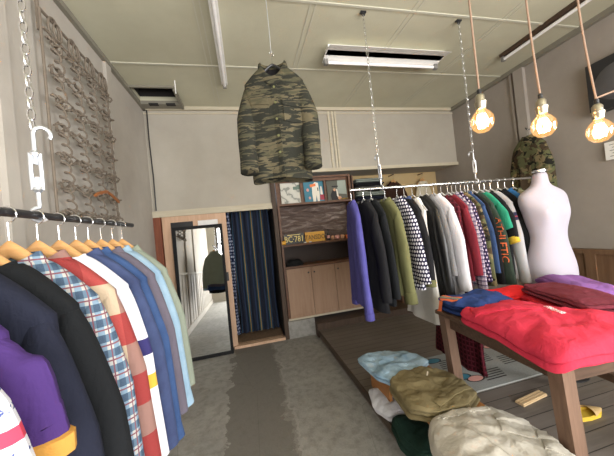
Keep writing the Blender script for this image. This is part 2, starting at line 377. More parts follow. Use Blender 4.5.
# cable down the left back corner
tag(MB().tube([(XL + .05, YB - .03, ZC - .05), (XL + .045, YB - .03, 2.9), (XL + .055, YB - .03, 2.4), (XL + .05, YB - .03, 1.96)], .008, n=6).build('electric_cable', 'black_plastic'),
    'dark electric cable running down the left back corner of the wall', 'cable')
tag(MB().tube([(-.613, 3.2, ZC), (-.613, 3.2, 3.26), (-.612, 3.2, 3.18)], .006, n=6).build('pull_cord', 'white_paint'),
    'short white cord hanging from the ceiling beside the open hatch', 'cord')
tag(MB().tube([(XL + .04, 1.93, ZC - .04), (XL + .04, 1.93, 3.05), (XL + .04, 1.93, 2.9)], .011, n=8).build('conduit_pipe', 'old_steel'),
    'thin grey conduit pipe on the left wall at the spring frame top', 'pipe')

# ------------------------------------------------------------------ doorway curtains
def curtain(name, x0, x1, z0, z1, y, waves, amp, mat):
    n = 90; rings = []
    for zi in range(9):
        z = z0 + (z1 - z0) * zi / 8; row = []
        for i in range(n):
            t = i / (n - 1); row.append((x0 + (x1 - x0) * t + .012 * sin(zi + t * 9), amp * (1 - .3 * zi / 8) * sin(waves * 2 * PI * t + .5 * sin(zi * .6)), z))
        back = [(px, py + .006, pz) for px, py, pz in reversed(row)]
        rings.append(row + back)
    return MB().loft(rings).build(name, mat, loc=(0, y, 0))
M['curtain'] = stripes('striped curtain cloth', [(0, rgb(34, 40, 56)), (.2, rgb(44, 58, 84)), (.34, rgb(34, 40, 58)), (.5, rgb(52, 92, 100)), (.58, rgb(150, 122, 66)), (.66, rgb(44, 70, 92)), (.78, rgb(32, 36, 52))], 0, .15)
M['curtain2'] = dots('indigo patterned cloth', rgb(40, 48, 78), rgb(170, 178, 196), .045, .33)
tag(curtain('curtain', -.20, .36, .09, 1.93, 4.12, 7, .022, 'curtain'), 'dark blue and teal striped curtain hanging in the back doorway', 'curtain')
tag(curtain('curtain', -.29, -.205, .12, 1.93, 4.02, 3, .02, 'curtain2'), 'narrow bunched blue and white patterned curtain at the left of the doorway', 'curtain')
tag(MB().tube([(XL, 4.05, 1.935), (.40, 4.05, 1.935)], .008).build('curtain_rod', 'black_metal'), 'thin dark curtain rod above the striped doorway curtain', 'rod')
k = NT('brown carpet'); n = k.noise(30, 5, .7); M['carpet'] = k.done(k.mix(n, rgb(78, 58, 42), rgb(150, 122, 94)), .95); k.bump(n, .8, .01)
tag(MB().bb((-.28, YB + .05, .02), (.38, 5.2, .045)).build('carpet', 'carpet', smooth=False), 'mottled brown carpet on the floor of the back doorway', 'carpet')

# ------------------------------------------------------------------ mirror leaning on the door
mr = thing('floor_mirror', 'tall black framed mirror leaning against the sliding door', 'mirror', (-.615, 3.70, 0), .02)
mr.rotation_euler = (-.055, 0, .02)
W2, H2 = .275, 1.72
f = MB().bb((-W2 - .035, -.015, 0), (-W2, .015, H2)).bb((W2, -.015, 0), (W2 + .035, .015, H2)).bb((-W2, -.015, 0), (W2, .015, .04)).bb((-W2, -.015, H2 - .04), (W2, .015, H2))
f.build('frame', 'matt_black', mr, smooth=False)
k = NT('silvered mirror'); M['mirror'] = k.done((.86, .88, .88), .01, 1)
MB().bb((-W2, -.004, .04), (W2, .012, H2 - .04)).build('mirror_glass', 'mirror', mr, smooth=False)

# ------------------------------------------------------------------ built-in cabinet
cb = thing('wall_cabinet', 'built-in brown cabinet with open display shelves above tan doors', 'cabinet', (1.05, YB, .24))
x0, x1 = -.575, .58
s = MB().bb((x0, -.01, 0), (x0 + .03, .5, 2.07)).bb((x1 - .03, -.01, 0), (x1, .5, 2.07)).bb((x0 + .03, 0, 2.04), (x1 - .03, .5, 2.07)).bb((x0 + .03, .48, 0), (x1 - .03, .5, 2.04))
s.build('carcass', 'shelf_wood', cb, smooth=False)
for z in (1.655, 1.06, .74): MB().bb((x0 + .03, -.015, z), (x1 - .03, .47, z + .03)).build('shelf', 'shelf_wood', cb, smooth=False)
MB().bb((x0 + .03, .2, 1.09), (x1 - .03, .23, 1.655)).build('bark_panel', 'bark', cb, smooth=False)
MB().bb((x0 + .03, .3, .77), (x1 - .03, .32, 1.06)).build('niche_back', 'niche', cb, smooth=False)
b = MB().bb((x0 + .03, .05, 1.685), (x1 - .03, .065, 2.04)).bb((x0 + .03, -.008, 1.99), (x1 - .17, .05, 2.03))
for x in (-.20, .165): b.bb((x - .012, -.008, 1.685), (x + .012, .05, 1.99))
b.build('album_rack', 'shelf_wood', cb, smooth=False)
for i in range(3):
    a = x0 + .03 + i * .365; dr = MB().bb((a + .003, -.02, .03), (a + .362, 0, .735)).build('door', 'cab_door', cb, smooth=False)
    fr_ = MB()
    for q in ((a + .003, a + .04), (a + .325, a + .362)): fr_.bb((q[0], -.026, .03), (q[1], -.02, .735))
    fr_.bb((a + .04, -.026, .03), (a + .325, -.02, .07)).bb((a + .04, -.026, .695), (a + .325, -.02, .735))
    fr_.build('door_rail', 'cab_door', dr, smooth=False)
    hx = a + (.32 if i == 0 else .045)
    MB().lathe([(.004, 0), (.012, .01), (.012, .02), (.006, .026)], 10).build('knob', 'black_metal', dr).matrix_basis = Matrix.Translation((hx, -.025, .66)) @ Matrix.Rotation(PI / 2, 4, 'X')
MB().bb((x0, -.012, 0), (x1, .0, .03)).build('kickboard', 'trim_pale', cb, smooth=False)
# three album sleeves in the rack
def album(label, cx, prints, tilt=.05):
    mats = []; mb = MB(); mb.bb((-.158, -.004, 0), (.158, 0, .305)); mats.append(prints[0])
    o = thing('album_sleeve', label, 'album', (cx, YB + .022, 1.926), 0, 'album sleeves on the top shelf'); o.rotation_euler = (-.06, 0, 0)
    mb.build('sleeve', prints[0], o, smooth=False)
    if len(prints) > 1:
        p = MB(); ms = []
        for i, (m, pts) in enumerate(prints[1:]):
            ms.append(m); q = [(x, -.0055 - .0003 * i, z) for x, z in pts]; bk = [(x, -.004, z) for x, z in pts]
            p.loft([q, bk], mi=i)
        p.build('cover_print', ms, o, smooth=False)
def rect(a, b, c_, d_): return [(a, b), (c_, b), (c_, d_), (a, d_)]
def ell(cx, cz, rx, rz, n=14): return [(cx + rx * cos(2 * PI * i / n), cz + rz * sin(2 * PI * i / n)) for i in range(n)]
k = NT('white marbled paper'); n = k.wave(3, 9, 4, 2, 'DIAGONAL'); M['marble'] = k.done(k.ramp(n, [(0, rgb(206, 204, 194)), (.85, rgb(196, 194, 184)), (.97, rgb(140, 142, 134))]), .6)
for nm, c_ in dict(sage=(96, 118, 106), teal=(58, 118, 138), cream=(226, 218, 204), orange=(226, 120, 60), crimson=(160, 52, 70), black=(22, 22, 24), slate=(84, 84, 74), mist=(150, 158, 148), skin=(196, 150, 120), pink=(206, 150, 140)).items():
    M['ink_' + nm] = plain('printed ' + nm, rgb(*c_), .55, 0, .4, .1)
album('white marbled album sleeve with a grey green block, left on the top shelf', .705, ['marble', ('ink_sage', [(.03, .2), (.14, .2), (.14, .27), (.09, .27), (.09, .245), (.03, .245)])])
album('teal album sleeve with a white figure, middle of the top shelf', 1.055, ['ink_teal', ('ink_cream', [(-.03, .0), (-.035, .12), (-.03, .24), (.02, .3), (.07, .28), (.08, .14), (.07, 0), (.035, 0), (.025, .1), (.01, 0)]), ('ink_orange', [(-.06, .22), (.03, .235), (.03, .275), (-.06, .262)]),
      ('ink_cream', [(.09, .11), (.13, .09), (.12, .22), (.10, .23)]), ('ink_crimson', rect(.08, .02, .15, .1)), ('ink_pink', ell(-.1, .18, .02, .025)), ('ink_pink', ell(-.08, .06, .018, .02)), ('ink_black', rect(.05, .16, .065, .21))])
album('dark album sleeve with a seated black figure, right on the top shelf', 1.415, ['ink_slate', ('ink_mist', [(.0, .1), (.15, .08), (.15, .3), (.02, .3)]), ('ink_black', [(-.1, .0), (.02, 0), (.0, .1), (-.03, .16), (-.08, .15), (-.11, .08)]), ('ink_skin', ell(-.04, .16, .02, .022)), ('ink_black', rect(-.08, .2, .02, .22)),
      ('ink_cream', [(-.01, .06), (.02, .03), (.0, .17), (-.015, .17)]), ('ink_skin', ell(.03, .03, .03, .028))])
tag(MB().tube([(0, 0, 0), (.12, 0, .002)], .009, n=8).build('brass_rod', plain('brass', rgb(190, 160, 90), .35, .8), loc=(1.45, YB - .0, 1.936)), 'short brass coloured rod lying before the dark album sleeve', 'rod')

# licence plates and small goods on the middle shelf
M['yellow_paint'] = plain('yellow plate paint', rgb(206, 150, 36), .45, 0, .5, .2, 20)
M['letter_yellow'] = plain('pale yellow letters', rgb(226, 204, 120), .5)
pb = MB().box((0, 0, .075), (.30, .004, .15)); textmesh(pb, 'BC\u00b7781', .125, (.0, -.003, .028), 1, .0015, sx=.78)
pb.box((0, -.003, .134), (.2, .002, .008), mi=1)
o = tag(pb.build('licence_plate', ['black_plastic', 'letter_yellow'], smooth=False, loc=(.68, YB + .03, 1.331)), 'black licence plate with raised pale yellow characters on the cabinet shelf', 'licence plate', 'licence plates on the middle shelf'); o.rotation_euler = (-.12, 0, .03)
pb = MB().box((0, 0, .075), (.30, .004, .15)); textmesh(pb, 'TANSDO', .10, (.0, -.003, .035), 1, .0015, sx=.76)
o = tag(pb.build('licence_plate', ['yellow_paint', 'ink_black'], smooth=False, loc=(1.0, YB + .03, 1.331)), 'yellow licence plate with dark raised letters beside the black plate', 'licence plate', 'licence plates on the middle shelf'); o.rotation_euler = (-.12, 0, 0)
tag(MB().tube([(-.03, 0, 0), (.03, 0, 0)], .03, .018, n=10).build('yellow_ornament', 'yellow_paint', loc=(.515, YB + .0, 1.362)), 'small yellow ornament at the left end of the plate shelf', 'ornament')
bt = thing('bottle', 'small dark bottle with a pale label right of the yellow plate', 'bottle', (1.205, YB + .03, 1.33))
MB().lathe([(.022, 0), (.024, .01), (.024, .09), (.009, .115), (.009, .15), (.011, .15), (.011, .165), (.004, .166)], 14).build('glass_body', 'black_plastic', bt)
MB().lathe([(.0245, .03), (.0245, .075)], 14, cap=False).build('label', 'ink_pink', bt)
for i, (x, wd, lb) in enumerate(((1.27, .05, 'small pinkish tin beside the dark bottle'), (1.345, .07, 'rounded brown pottery piece, second right of the bottle'), (1.425, .06, 'rounded pinkish pottery piece, third right of the bottle'))):
    tag(MB().lathe([(.3 * wd, 0), (.5 * wd, .012), (.52 * wd, .05), (.42 * wd, .062), (.2 * wd, .066)], 14).build('pottery', ['ink_skin', 'ink_pink', 'ink_skin'][i], loc=(x, YB + .03, 1.33)), lb, 'ornament', 'small goods on the plate shelf')
tag(bevel(MB().bb((-.05, -.03, 0), (.05, .03, .055)).build('small_box', 'ink_orange', loc=(1.53, YB + .03, 1.33))), 'small tan box at the right end of the plate shelf', 'box')
for i, x in enumerate((.83, .91)):
    tag(MB().lathe([(.004, 0), (.02, .003), (.022, .012), (.008, .016)], 12).build('white_trinket', 'white_paint', loc=(x, YB - .0, 1.33)), ['small white trinket lying before the black plate', 'small white trinket lying before the yellow plate'][i], 'trinket', 'white trinkets')
# cap and dark cloth in the dark niche
cp = thing('cap', 'black knitted cap lying in the dark niche under the plates', 'cap', (.66, YB + .1, 1.01))
cr = []
for i in range(8):
    a = i / 7 * PI / 2; cr.append([(.13 * cos(a) ** .6 * cos(t) if cos(a) > 0 else 0, .1 * cos(a) ** .6 * sin(t) if cos(a) > 0 else 0, .085 * sin(a) + .012 * sin(3 * t) * sin(2 * a)) for t in [2 * PI * j / 18 for j in range(18)]])
M['black_cloth'] = cloth('black cloth', (.012, .012, .013)); MB().loft(cr).build('crown', 'black_cloth', cp)
MB().lathe([(.118, 0), (.14, .008), (.135, .02), (.12, .018)], 20).build('brim', 'black_cloth', cp).scale = (1, .8, 1)

# ------------------------------------------------------------------ garments
def body_w(z, sp):
    """half width, half thickness of a garment body at height z (0 = rail)"""
    sw, bw, hw, t, L = sp['sw'], sp['bw'], sp['hw'], sp['t'], sp['L']
    zn, zs, zu = -.098, -.212, -.33
    if z > zs:
        q = (zn - z) / (zn - zs); return .076 + (sw - .076) * q ** .8, min(.045, t * 1.2) + (t - min(.045, t * 1.2)) * q * .4
    if z > zu:
        q = (zs - z) / (zs - zu); return sw + (bw - sw) * q, (min(.045, t * 1.2) + (t - min(.045, t * 1.2)) * .4) * (1 - q) + t * q
    q = (zu - z) / (zu + L + .1); return bw + (hw - bw) * q, t * (1 + .25 * q)
def garment(name, label, cat, group, loc, rz, mats, **kw):
    sp = dict(sw=.195, bw=.2, hw=.205, t=.035, L=.72, sl=.6, sr=.062, cr=.045, fold=.012, kind='shirt', out=.035, bend=0, cuff=None, short=False, seed=0, nk=5, front=0, vneck=0)
    sp.update(kw); sp['fold'] = min(sp['fold'], .3 * sp['t']); cyk = min(1, (sp['t'] + .006) / .056); rnd = random.Random(sum(map(ord, label)))
    root = thing(name, label, cat, loc, rz, group)
    ph = [rnd.uniform(0, 6.28) for _ in range(6)]
    if not isinstance(mats, dict): mats = dict(body=mats)
    bm = mats['body']; sm = mats.get('sleeve', bm)
    z0 = -.098; z1 = -.1 - sp['L']; NZ, NA = 26, 40
    def yoff(x, z):
        s = max(0, min(1, (-.2 - z) / .3)); A = sp['fold'] * s * (.5 + .9 * (-z - .1) / sp['L'])
        return A * (sin(x * 26 + ph[0] + z * 2.2) + .6 * sin(x * 47 + ph[1] - z * 3.1) + .35 * sin(z * 13 + ph[2] + x * 9))
    def ringat(z, g=1.0):
        w_, t_ = body_w(z, sp); r = []
        for j in range(NA):
            a = 2 * PI * j / NA; ca, sa = cos(a), sin(a)
            x = w_ * g * math.copysign(abs(ca) ** .62, ca); y = t_ * g * math.copysign(abs(sa) ** .75, sa)
            wob = .003 * sin(z * 9 + ph[3] + a * 2)
            r.append((x + wob * (abs(ca) > .6), y + yoff(x, z), z - sp['vneck'] * max(0, -sa) ** 3 * max(0, 1 - (z0 - z) / .2) * max(0, 1 - abs(x) / .16) + (.012 * sin(x * 14 + ph[4]) if z < z1 + .02 else 0)))
        return r
    zs_ = [z0 + (-.212 - z0) * (i / 9) ** 1.2 for i in range(10)] + [-.212 + (z1 + .212) * i / NZ for i in range(1, NZ + 1)]
    rings = [ringat(z) for z in zs_]
    b = MB().loft(rings, cap0=False, cap1=False)
    inner = [[(x * .97, y * .8, z + .012) for x, y, z in rings[-1]], [(x * .96, y * .7, z + .1) for x, y, z in rings[-1]]]
    b.loft([rings[-1]] + inner, cap0=False, cap1=True)
    bo = b.build('body', bm, root)
    # sleeves
    slv = []
    if sp['sl'] > 0:
        for sd in (-1, 1):
            n = 16; path = []; ra = []; rb = []
            for i in range(n):
                q = i / (n - 1); o_ = sp['out']; bd = sp['bend']
                z = -.226 - (sp['sl'] + .012) * q
                y = sp['front'] * q * q - .004 + .004 * sin(q * 5 + ph[5] + sd)
                r = sp['sr'] * (1 - q) + sp['cr'] * q + .0022 * sin(q * 13 + ph[2] + sd * 2) + .0014 * sin(q * 29 + ph[1])
                r *= (.40 + .60 * min(1, q * 3.2) ** .8)
                outer = sp['sw'] + .001 + .05 * min(1, q * 2.6) ** .85 * sp['sr'] / .062 + o_ * q + bd * sin(q * PI) * .5
                x = outer - r; path.append((sd * x, y, z))
                ra.append(r); rb.append(min(r * .8, sp['t'] * 1.02) * (1 + .05 * sin(q * 11 + ph[0])))
            so = MB().tube(path, ra, rb, 16, side=(0, 1, 0)).build('sleeve', sm, root); slv.append(so)
            if mats.get('cuff') or sp['cuff']:
                p0, p1 = Vector(path[-2]), Vector(path[-1]); dv = (p1 - p0).normalized(); cl = sp['cuff'] or .05
                a = p1 - dv * (cl * .55); e = p1 + dv * (cl * .45)
                rr = ra[-1] * 1.08; MB().tube([a - dv * .004, a, (a + e) / 2, e, e + dv * .003], [rr * .9, rr, rr * 1.0, rr, rr * .9], [rb[-1] * .95, rb[-1] * 1.1, rb[-1] * 1.1, rb[-1] * 1.1, rb[-1] * .95], 16, side=(0, 1, 0)).build('cuff', mats.get('cuff', bm), so)
    # collar
    cm = mats.get('collar', bm); kd = sp['kind']; n = 26
    def cring(rx, ry, dz, lift=0, dip=.03):
        return [(rx * cos(2 * PI * j / n), cyk * ry * sin(2 * PI * j / n), -.1 + dz + (lift if sin(2 * PI * j / n) > 0 else 0) - dip * max(0, -sin(2 * PI * j / n)) ** 2) for j in range(n)]
    if kd == 'shirt':
        MB().loft([cring(.066, .042, -.012), cring(.06, .038, .022), cring(.066, .043, .03), cring(.084, .058, -.004, 0, .05), cring(.086, .06, -.012, 0, .058), cring(.078, .052, -.008)], cap0=False, cap1=False).build('collar', cm, root)
        fx = MB(); zz = [-.14 + (z1 + .14) * i / 14 for i in range(15)]
        rr = []
        for z in zz:
            w_, t_ = body_w(z, sp); rr.append([(x, -t_ + yoff(x, z) - dy, z) for x, dy in ((-.016, -.004), (-.016, .0025), (.016, .0025), (.016, -.004))])
        fx.loft(rr).build('placket', mats.get('placket', bm), root)
    elif kd == 'crew':
        MB().loft([cring(.07, .045, -.012), cring(.064, .042, .008), cring(.072, .05, .01), cring(.079, .055, -.01)], cap0=False, cap1=False).build('collar', cm, root)
    elif kd == 'hood':
        MB().loft([cring(.07, .045, -.015), cring(.08, .055, .03, .02), cring(.10, .07, .02, -.01), cring(.105, .08, -.05, -.06, .04), cring(.09, .06, -.06, -.1, .03), cring(.07, .05, -.05, -.05)], cap0=False, cap1=False).build('hood', cm, root)
    elif kd == 'lapel':
        MB().loft([cring(.068, .045, -.012), cring(.062, .04, .02), cring(.07, .047, .028), cring(.092, .062, -.012, 0, .075), cring(.096, .064, -.02, 0, .1)], cap0=False, cap1=False).build('collar', cm, root)
    root['_sp'] = 0; del root['_sp']
    return root, bo, slv, yoff, sp
def hanger(kind, label, loc, rz, group):
    o = thing('clothes_hanger', label, 'hanger', loc, rz, group)
    if kind == 'wood':
        rings = []
        for i in range(25):
            x = -.175 + .35 * i / 24; u = abs(x) / .175; z = -.085 - .158 * u ** 1.08; hh = .024 - .010 * u; th = .010 + .006 * u; y = .0 - .008 * u * u
            e = 1 if u < .93 else max(.25, 1 - (u - .93) / .07 * .75)
            rings.append([(x, y + th * e * cos(a), z - .012 + hh * e * sin(a)) for a in [2 * PI * j / 12 for j in range(12)]])
        MB().loft(rings).build('shoulder_bar', 'hanger_wood', o)
        R, r, br = .021, .0022, .013
    elif kind == 'black':
        p = [(-.17 + .34 * i / 20, 0, -.08 - .145 * (abs(-.17 + .34 * i / 20) / .17) ** 1.2) for i in range(21)]
        MB().tube(p, .009, n=8).tube([(-.165, 0, -.22), (-.1, 0, -.228), (.1, 0, -.228), (.165, 0, -.22)], .005, n=6).build('shoulder_bar', 'black_plastic', o)
        R, r, br = .017, .0022, .010
    else:
        p = [(-.165 + .33 * i / 20, 0, -.08 - .15 * (abs(-.165 + .33 * i / 20) / .165) ** 1.2) for i in range(21)]
        MB().tube(p, .006, n=8).build('shoulder_bar', 'clear_plastic', o)
        R, r, br = .018, .0026, .012
    cz = br - R + r; pts = [(0, 0, -.09), (0, 0, cz - R - .012)]
    for i in range(13):
        a = -PI / 2 + (PI * 1.42) * i / 12; pts.append((R * cos(a), 0, cz + R * sin(a)))
    MB().tube(pts, r, n=7).build('hook', 'chrome', o)
    return o

# rails with their chains
def chain(label, x, y, z0, z1, group):
    o = thing('hanging_chain', label, 'chain', (x, y, z0), 0, group); mb = MB(); n = int((z1 - z0) / .034)
    for i in range(n):
        z = (i + .5) * (z1 - z0) / n; ax = 'y' if i % 2 else 'x'
        mb.ring((0, 0, z), .0095, .0026, ax, 10, 5, squash=2.1)
    mb.build('links', 'chrome', o)
    MB().box((0, 0, z1 - z0 - .006), (.05, .03, .012)).ring((0, 0, z1 - z0 - .022), .014, .004, 'y', 12, 6).build('ceiling_hook', 'black_metal', o)
def turnbuckle(label, x, y, ztop, zbar, group, turn=0, br=.012):
    """closed-body tensioner: hook over the chain's last link, frame, hook under the rail"""
    o = thing('turnbuckle', label, 'turnbuckle', (x, y, zbar), turn, group); H = ztop - zbar
    MB().tube([(-.0105, 0, .28 * H), (-.0115, 0, .45 * H), (-.0105, 0, .68 * H)], .0058, n=8).tube([(.0105, 0, .28 * H), (.0115, 0, .45 * H), (.0105, 0, .68 * H)], .0058, n=8).tube([(0, 0, .25 * H), (0, 0, .28 * H), (0, 0, .31 * H)], [.007, .0135, .012], n=10).tube([(0, 0, .65 * H), (0, 0, .68 * H), (0, 0, .71 * H)], [.012, .0135, .007], n=10).build('frame', 'zinc', o)
    p = [(0, 0, .56 * H), (0, 0, .86 * H)]
    for i in range(10): a = PI - PI * 1.2 * i / 9; p.append((.02 + .02 * cos(a), 0, .90 * H + .022 * sin(a)))
    MB().tube(p, .0058, n=8).build('hook', 'zinc', o)
    p = [(0, 0, .42 * H), (0, 0, .12 * H)]
    for i in range(10): a = PI / 2 + PI * 1.25 * i / 9; p.append((.0 + .02 * cos(a), 0, .005 + .0215 * sin(a)))
    MB().tube(p, .0058, n=8).build('hook', 'zinc', o)
LX, LZ = -.61, 1.63
tag(MB().tube([(LX, -.35, LZ), (LX, 1.66, LZ)], .012, n=14).build('clothes_rail', 'black_metal'), 'black clothes rail along the left wall hung from a chain and turnbuckle', 'clothes rail')
chain('steel chain holding up the black left clothes rail', LX, .985, 1.895, ZC, 'ceiling chains')
turnbuckle('large zinc turnbuckle hooked on the black left clothes rail', LX, .985, 1.915, LZ, 'turnbuckles', .5)
RY, RZ = 2.08, 1.80
tag(MB().tube([(.87, RY, RZ), (2.78, RY, RZ)], .011, n=14).build('clothes_rail', 'chrome'), 'chrome clothes rail hanging from two chains across the room', 'clothes rail')
for x, wd in ((1.16, 'left'), (2.135, 'right')):
    chain('thin steel chain above the %s end of the chrome clothes rail' % wd, x, RY, 2.075, ZC, 'ceiling chains')
    turnbuckle('zinc turnbuckle hooked on the %s part of the chrome clothes rail' % wd, x, RY, 2.095, RZ, 'turnbuckles', PI / 2 + .3)

# fabrics
M['purple'] = cloth('purple wool jersey', rgb(70, 46, 106)); M['gold'] = cloth('mustard ribbing', rgb(200, 146, 70))
M['navy'] = cloth('navy cloth', rgb(30, 33, 48)); M['black_coat'] = cloth('black wool', rgb(22, 24, 27)); M['black2'] = cloth('black cotton', rgb(24, 24, 27))
M['blue_plaid'] = plaid('blue and white flannel check', rgb(184, 184, 180), rgb(84, 112, 136), rgb(120, 148, 170), rgb(120, 60, 76), .042, .5, rgb(44, 72, 100))
M['red_plaid'] = plaid('red and cream flannel check', rgb(188, 168, 144), rgb(160, 52, 56), rgb(140, 104, 98), None, .19, .5, rgb(140, 30, 40))
M['white'] = cloth('white cotton', rgb(206, 206, 212)); M['off_white'] = cloth('off white cotton', rgb(214, 212, 208))
M['navy_twill'] = denim('navy twill', rgb(46, 54, 84), rgb(66, 78, 114)); M['blue_denim'] = denim('blue denim', rgb(42, 62, 100), rgb(60, 84, 126))
M['mauve'] = cloth('grey mauve cloth', rgb(98, 92, 104)); M['light_denim'] = denim('light washed denim', rgb(118, 146, 170), rgb(150, 176, 194))
M['sage'] = cloth('sage green cotton', rgb(134, 142, 128)); M['maroon'] = cloth('maroon cotton', rgb(122, 40, 52)); M['dark_red'] = cloth('dark red cotton', rgb(128, 26, 38))
M['violet'] = cloth('violet blue cotton', rgb(66, 64, 128), rgb(90, 86, 154)); M['olive'] = cloth('olive cotton', rgb(104, 104, 70)); M['grey'] = cloth('grey cloth', rgb(120, 120, 122))
M['dot1'] = dots('white dotted navy cotton', rgb(34, 32, 58), rgb(214, 212, 222), .03, .34); M['dot2'] = dots('dotted purple cotton', rgb(46, 36, 66), rgb(196, 184, 204), .03, .26)
M['leather'] = plain('black leather', rgb(18, 18, 19), .35, 0, .5, .3, 30)
M['purple_plaid'] = plaid('white and purple check', rgb(214, 208, 212), rgb(110, 96, 130), rgb(150, 136, 160), rgb(70, 60, 90), .035, .45, rgb(64, 54, 84))
M['woodland'] = camo('woodland camouflage', rgb(92, 94, 66), rgb(70, 58, 44), rgb(122, 110, 82), rgb(34, 34, 30), 9)
M['green_camo'] = camo('green camouflage', rgb(98, 110, 80), rgb(60, 66, 50), rgb(150, 146, 118), rgb(40, 40, 36), 11)
M['forest'] = cloth('dark green jersey', rgb(44, 56, 48), rgb(58, 72, 62)); M['teal'] = cloth('teal green cotton', rgb(44, 140, 112)); M['yellow'] = cloth('yellow cotton', rgb(214, 178, 60))
M['heather'] = cloth('light grey heather jersey', rgb(164, 164, 168)); M['cobalt'] = cloth('bright blue cotton', rgb(56, 116, 180)); M['royal'] = cloth('royal blue jersey', rgb(34, 54, 104), rgb(46, 70, 128))
M['maroon_plaid'] = plaid('maroon plaid wool', rgb(66, 14, 24), rgb(76, 18, 30), rgb(78, 20, 32), rgb(104, 40, 52), .04, .5, rgb(44, 8, 16))
M['tiger'] = tiger('tiger stripe camouflage'); M['lining'] = cloth('dark jacket lining', rgb(26, 24, 26))
M['orange_print'] = plain('orange print', rgb(224, 110, 62), .7)
M['brown_wool'] = cloth('dark brown wool', rgb(58, 36, 28)); M['cream_lace'] = cloth('cream knit', rgb(216, 206, 182))

# left rail, nearest first
GL = 'garments on the black left rail'
k = NT('white tee with printed panel'); o_ = k.xyz(); zb = o_[2]
col = k.mix(k.step(zb, .03, .3), rgb(222, 224, 232), k.mix(k.math('GREATER_THAN', k.noise(120, 2, .6), .52), rgb(222, 224, 232), rgb(70, 84, 140)))
col = k.mix(k.step(zb, .17, .12), col, rgb(206, 60, 86)); M['print_tee'] = k.done(col, .9)
k = NT('white tee with bands'); o_ = k.xyz(); f_ = k.ramp(k.math('MULTIPLY', o_[2], -1), [(0, rgb(224, 226, 236)), (.40, rgb(44, 40, 96)), (.455, rgb(222, 222, 228)), (.52, rgb(214, 168, 60)), (.57, rgb(222, 222, 228))], True); M['band_tee'] = k.done(f_, .9)
left = [
 ('t_shirt', 'white short sleeved T-shirt with red and blue print, nearest on the left rail', 'T-shirt', .478, 'print_tee', dict(kind='crew', sl=.22, out=.05, cr=.07, sr=.07, L=.66, t=.03)),
 ('polo_shirt', 'purple short sleeved polo shirt with mustard sleeve bands', 'shirt', .572, dict(body='purple', cuff='gold'), dict(kind='shirt', sl=.18, out=.025, sr=.068, cr=.074, cuff=.03, t=.034)),
 ('jacket', 'navy jacket hanging between the purple polo and the black coat', 'jacket', .68, 'navy', dict(kind='lapel', sl=.62, L=.8, t=.036, hw=.22)),
 ('coat', 'black wool coat hanging before the blue checked shirt', 'coat', .775, 'black_coat', dict(kind='crew', sl=.66, L=.9, t=.034, hw=.235, sr=.07, out=.06)),
 ('flannel_shirt', 'blue and white checked flannel shirt on the left rail', 'shirt', .865, 'blue_plaid', dict(kind='shirt', cuff=.05, sl=.6, L=.75, t=.032)),
 ('flannel_shirt', 'red and cream large checked flannel shirt on the left rail', 'shirt', .965, 'red_plaid', dict(kind='shirt', cuff=.05, sl=.62, L=.8, sr=.066, t=.034)),
 ('t_shirt', 'white long T-shirt with navy and yellow bands behind the red check', 'T-shirt', 1.06, 'band_tee', dict(kind='crew', sl=.58, L=.78, t=.028, sr=.055)),
 ('work_jacket', 'navy twill work jacket behind the white banded T-shirt', 'jacket', 1.15, 'navy_twill', dict(kind='lapel', sl=.62, L=.8, t=.034)),
 ('denim_shirt', 'blue denim shirt beside the navy work jacket', 'shirt', 1.23, 'blue_denim', dict(kind='shirt', cuff=.05, sl=.62, L=.8, t=.03)),
 ('work_jacket', 'grey mauve jacket hanging beside the light denim jacket', 'jacket', 1.325, 'mauve', dict(kind='lapel', sl=.6, L=.72, t=.034)),
 ('denim_jacket', 'light washed denim jacket near the far end of the left rail', 'jacket', 1.425, 'light_denim', dict(kind='shirt', cuff=.06, sl=.6, L=.66, t=.036)),
 ('cotton_jacket', 'sage green jacket, last on the far end of the left rail', 'jacket', 1.525, 'sage', dict(kind='lapel', sl=.58, L=.66, t=.034)),
]
for nm, lb, ct, y, ms, kw in left:
    rz = random.uniform(-.035, .03); g = garment(nm, lb, ct, GL, (LX, y, LZ - .04), rz, ms, **kw)
    hanger('wood', 'wooden hanger on the left rail under the ' + ' '.join(lb.split()[:5]).replace(',', ''), (LX, y, LZ), rz, 'wooden hangers on the left rail')
    if nm == 'denim_jacket':
        root, bo, sl, yo, sp = g
        for sd in (-1, 1):
            t_ = body_w(-.32, sp)[1]; MB().box((sd * .09, -t_ - .006 + yo(sd * .09, -.32), -.32), (.085, .006, .03)).build('pocket_flap', 'light_denim', root, smooth=False)
            MB().tube([(sd * .09, -t_ - .009 + yo(sd * .09, -.33), -.328), (sd * .09, -t_ - .013 + yo(sd * .09, -.33), -.328)], .006, n=8).build('button', 'zinc', root)

